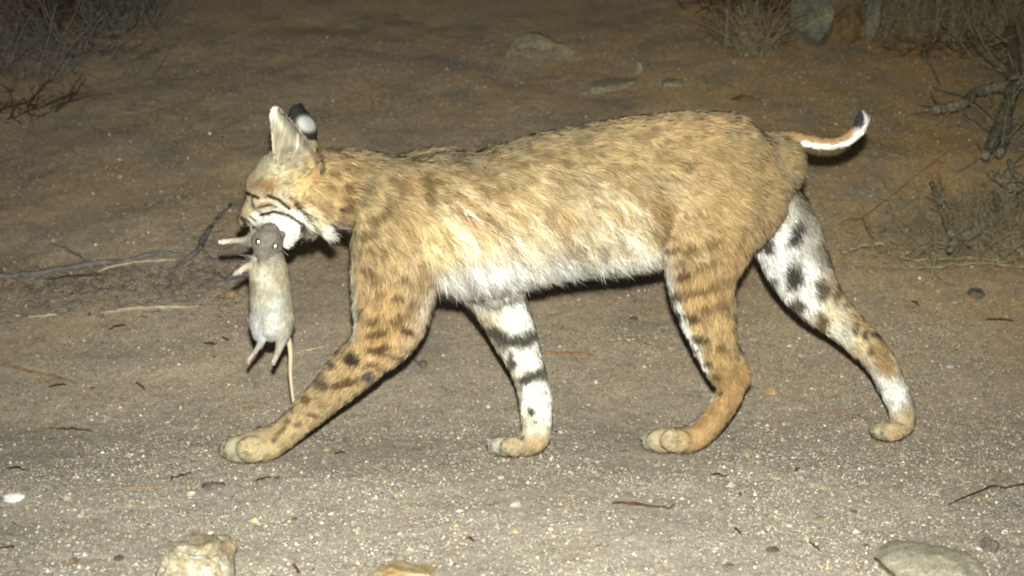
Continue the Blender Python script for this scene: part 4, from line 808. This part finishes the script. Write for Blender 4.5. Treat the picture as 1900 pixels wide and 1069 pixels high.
# dry grass and litter (uncountable)
def litter(name, boxes, n, mat, label, L0, r0, flat, kind='grass', seed=3):
    R = np.random.default_rng(seed); m = MB()
    for (u0, v0, u1, v1, wgt) in boxes:
        for i in range(int(n * wgt)):
            p, t = hit(R.uniform(u0, u1), R.uniform(v0, v1)); a = R.random() * 6.283; el = R.uniform(0, flat); L = L0 * R.uniform(.3, 1.3)
            d = np.array([math.cos(a) * math.cos(el), math.sin(a) * math.cos(el), math.sin(el)]); q = p + d * L * .5 + R.normal(0, L * .08, 3); e = p + d * L + R.normal(0, L * .15, 3)
            P = np.array([p, q, e]); P[:, 2] = np.maximum(P[:, 2], ter(P[:, 0], P[:, 1]) + .001); rr = r0 * R.uniform(.5, 1.3); tube(m, P, [rr, rr * .8, rr * .3], 3, 2)
    o = m.build(name, mat); return tag(o, label, kind, kind='stuff')
bush('dry_bush', 1850, 20, 120, .30, .14, darkb, 'dark tangle of stems behind the crooked limb at the top right', .0030, (0, 0, .1), seed=21)
bush('dry_bush', 1900, 150, 40, .14, .05, greenb, 'small twiggy clump where the crooked limb forks', .0018, (-.2, -.1, .3), fr=.97, seed=22)
bush('dry_bush', 1400, 20, 60, .20, .07, darkb, 'dark bare bush at the top edge, left of the thin dry bush', .0028, (0, 0, .3), seed=23)
bush('dry_bush', 130, 40, 70, .26, .12, darkb, 'dark bare stems between the two dim bushes at the top left', .0030, (0, 0, .2), seed=24)
bush('dry_bush', 1875, 260, 60, .16, .05, greenb, 'loose bundle of bare twigs hanging about the forked end of the crooked limb', .0020, (-.3, -.1, .4), seed=31)
bush('dry_bush', 1800, 470, 90, .17, .08, greenb, 'matted bare twigs rising through the root tangle at the right edge', .0020, (-.2, 0, .3), seed=32)
litter('dry_grass', [(1380, 90, 1900, 220, .8), (1500, 200, 1900, 460, .5), (0, 20, 420, 330, 1.0)], 420, greenb, 'sparse dry grass and stems on the slope behind', .045, .0008, .7)
litter('leaf_litter', [(0, 490, 430, 570, 2.6), (1560, 455, 1900, 510, 1.2), (600, 470, 1900, 640, .25), (0, 560, 700, 1069, .35), (700, 600, 1900, 1069, .6), (300, 20, 1400, 300, .35)], 330, brownb, 'fine brown twig litter lying on the ground', .016, .0006, .15, 'litter', 5)
litter('bark_litter', [(0, 496, 440, 545, 2.2), (0, 540, 460, 590, .7), (330, 420, 430, 500, .4)], 300, greyb, 'grey shreds of bark and stem heaped along the grey fallen branch', .03, .0011, .2, 'litter', 8)
litter('dark_litter', [(0, 0, 300, 120, .8), (1330, 0, 1460, 90, .5), (1640, 0, 1900, 110, 1.6)], 300, darkb, 'dark fallen stems heaped among the bushes', .09, .0012, .5, 'litter', 6)
print('cat verts', len(bco), 'rat verts', len(rco), 'cat v range', bv.min(), bv.max(), 'z min', bco[:, 2].min())
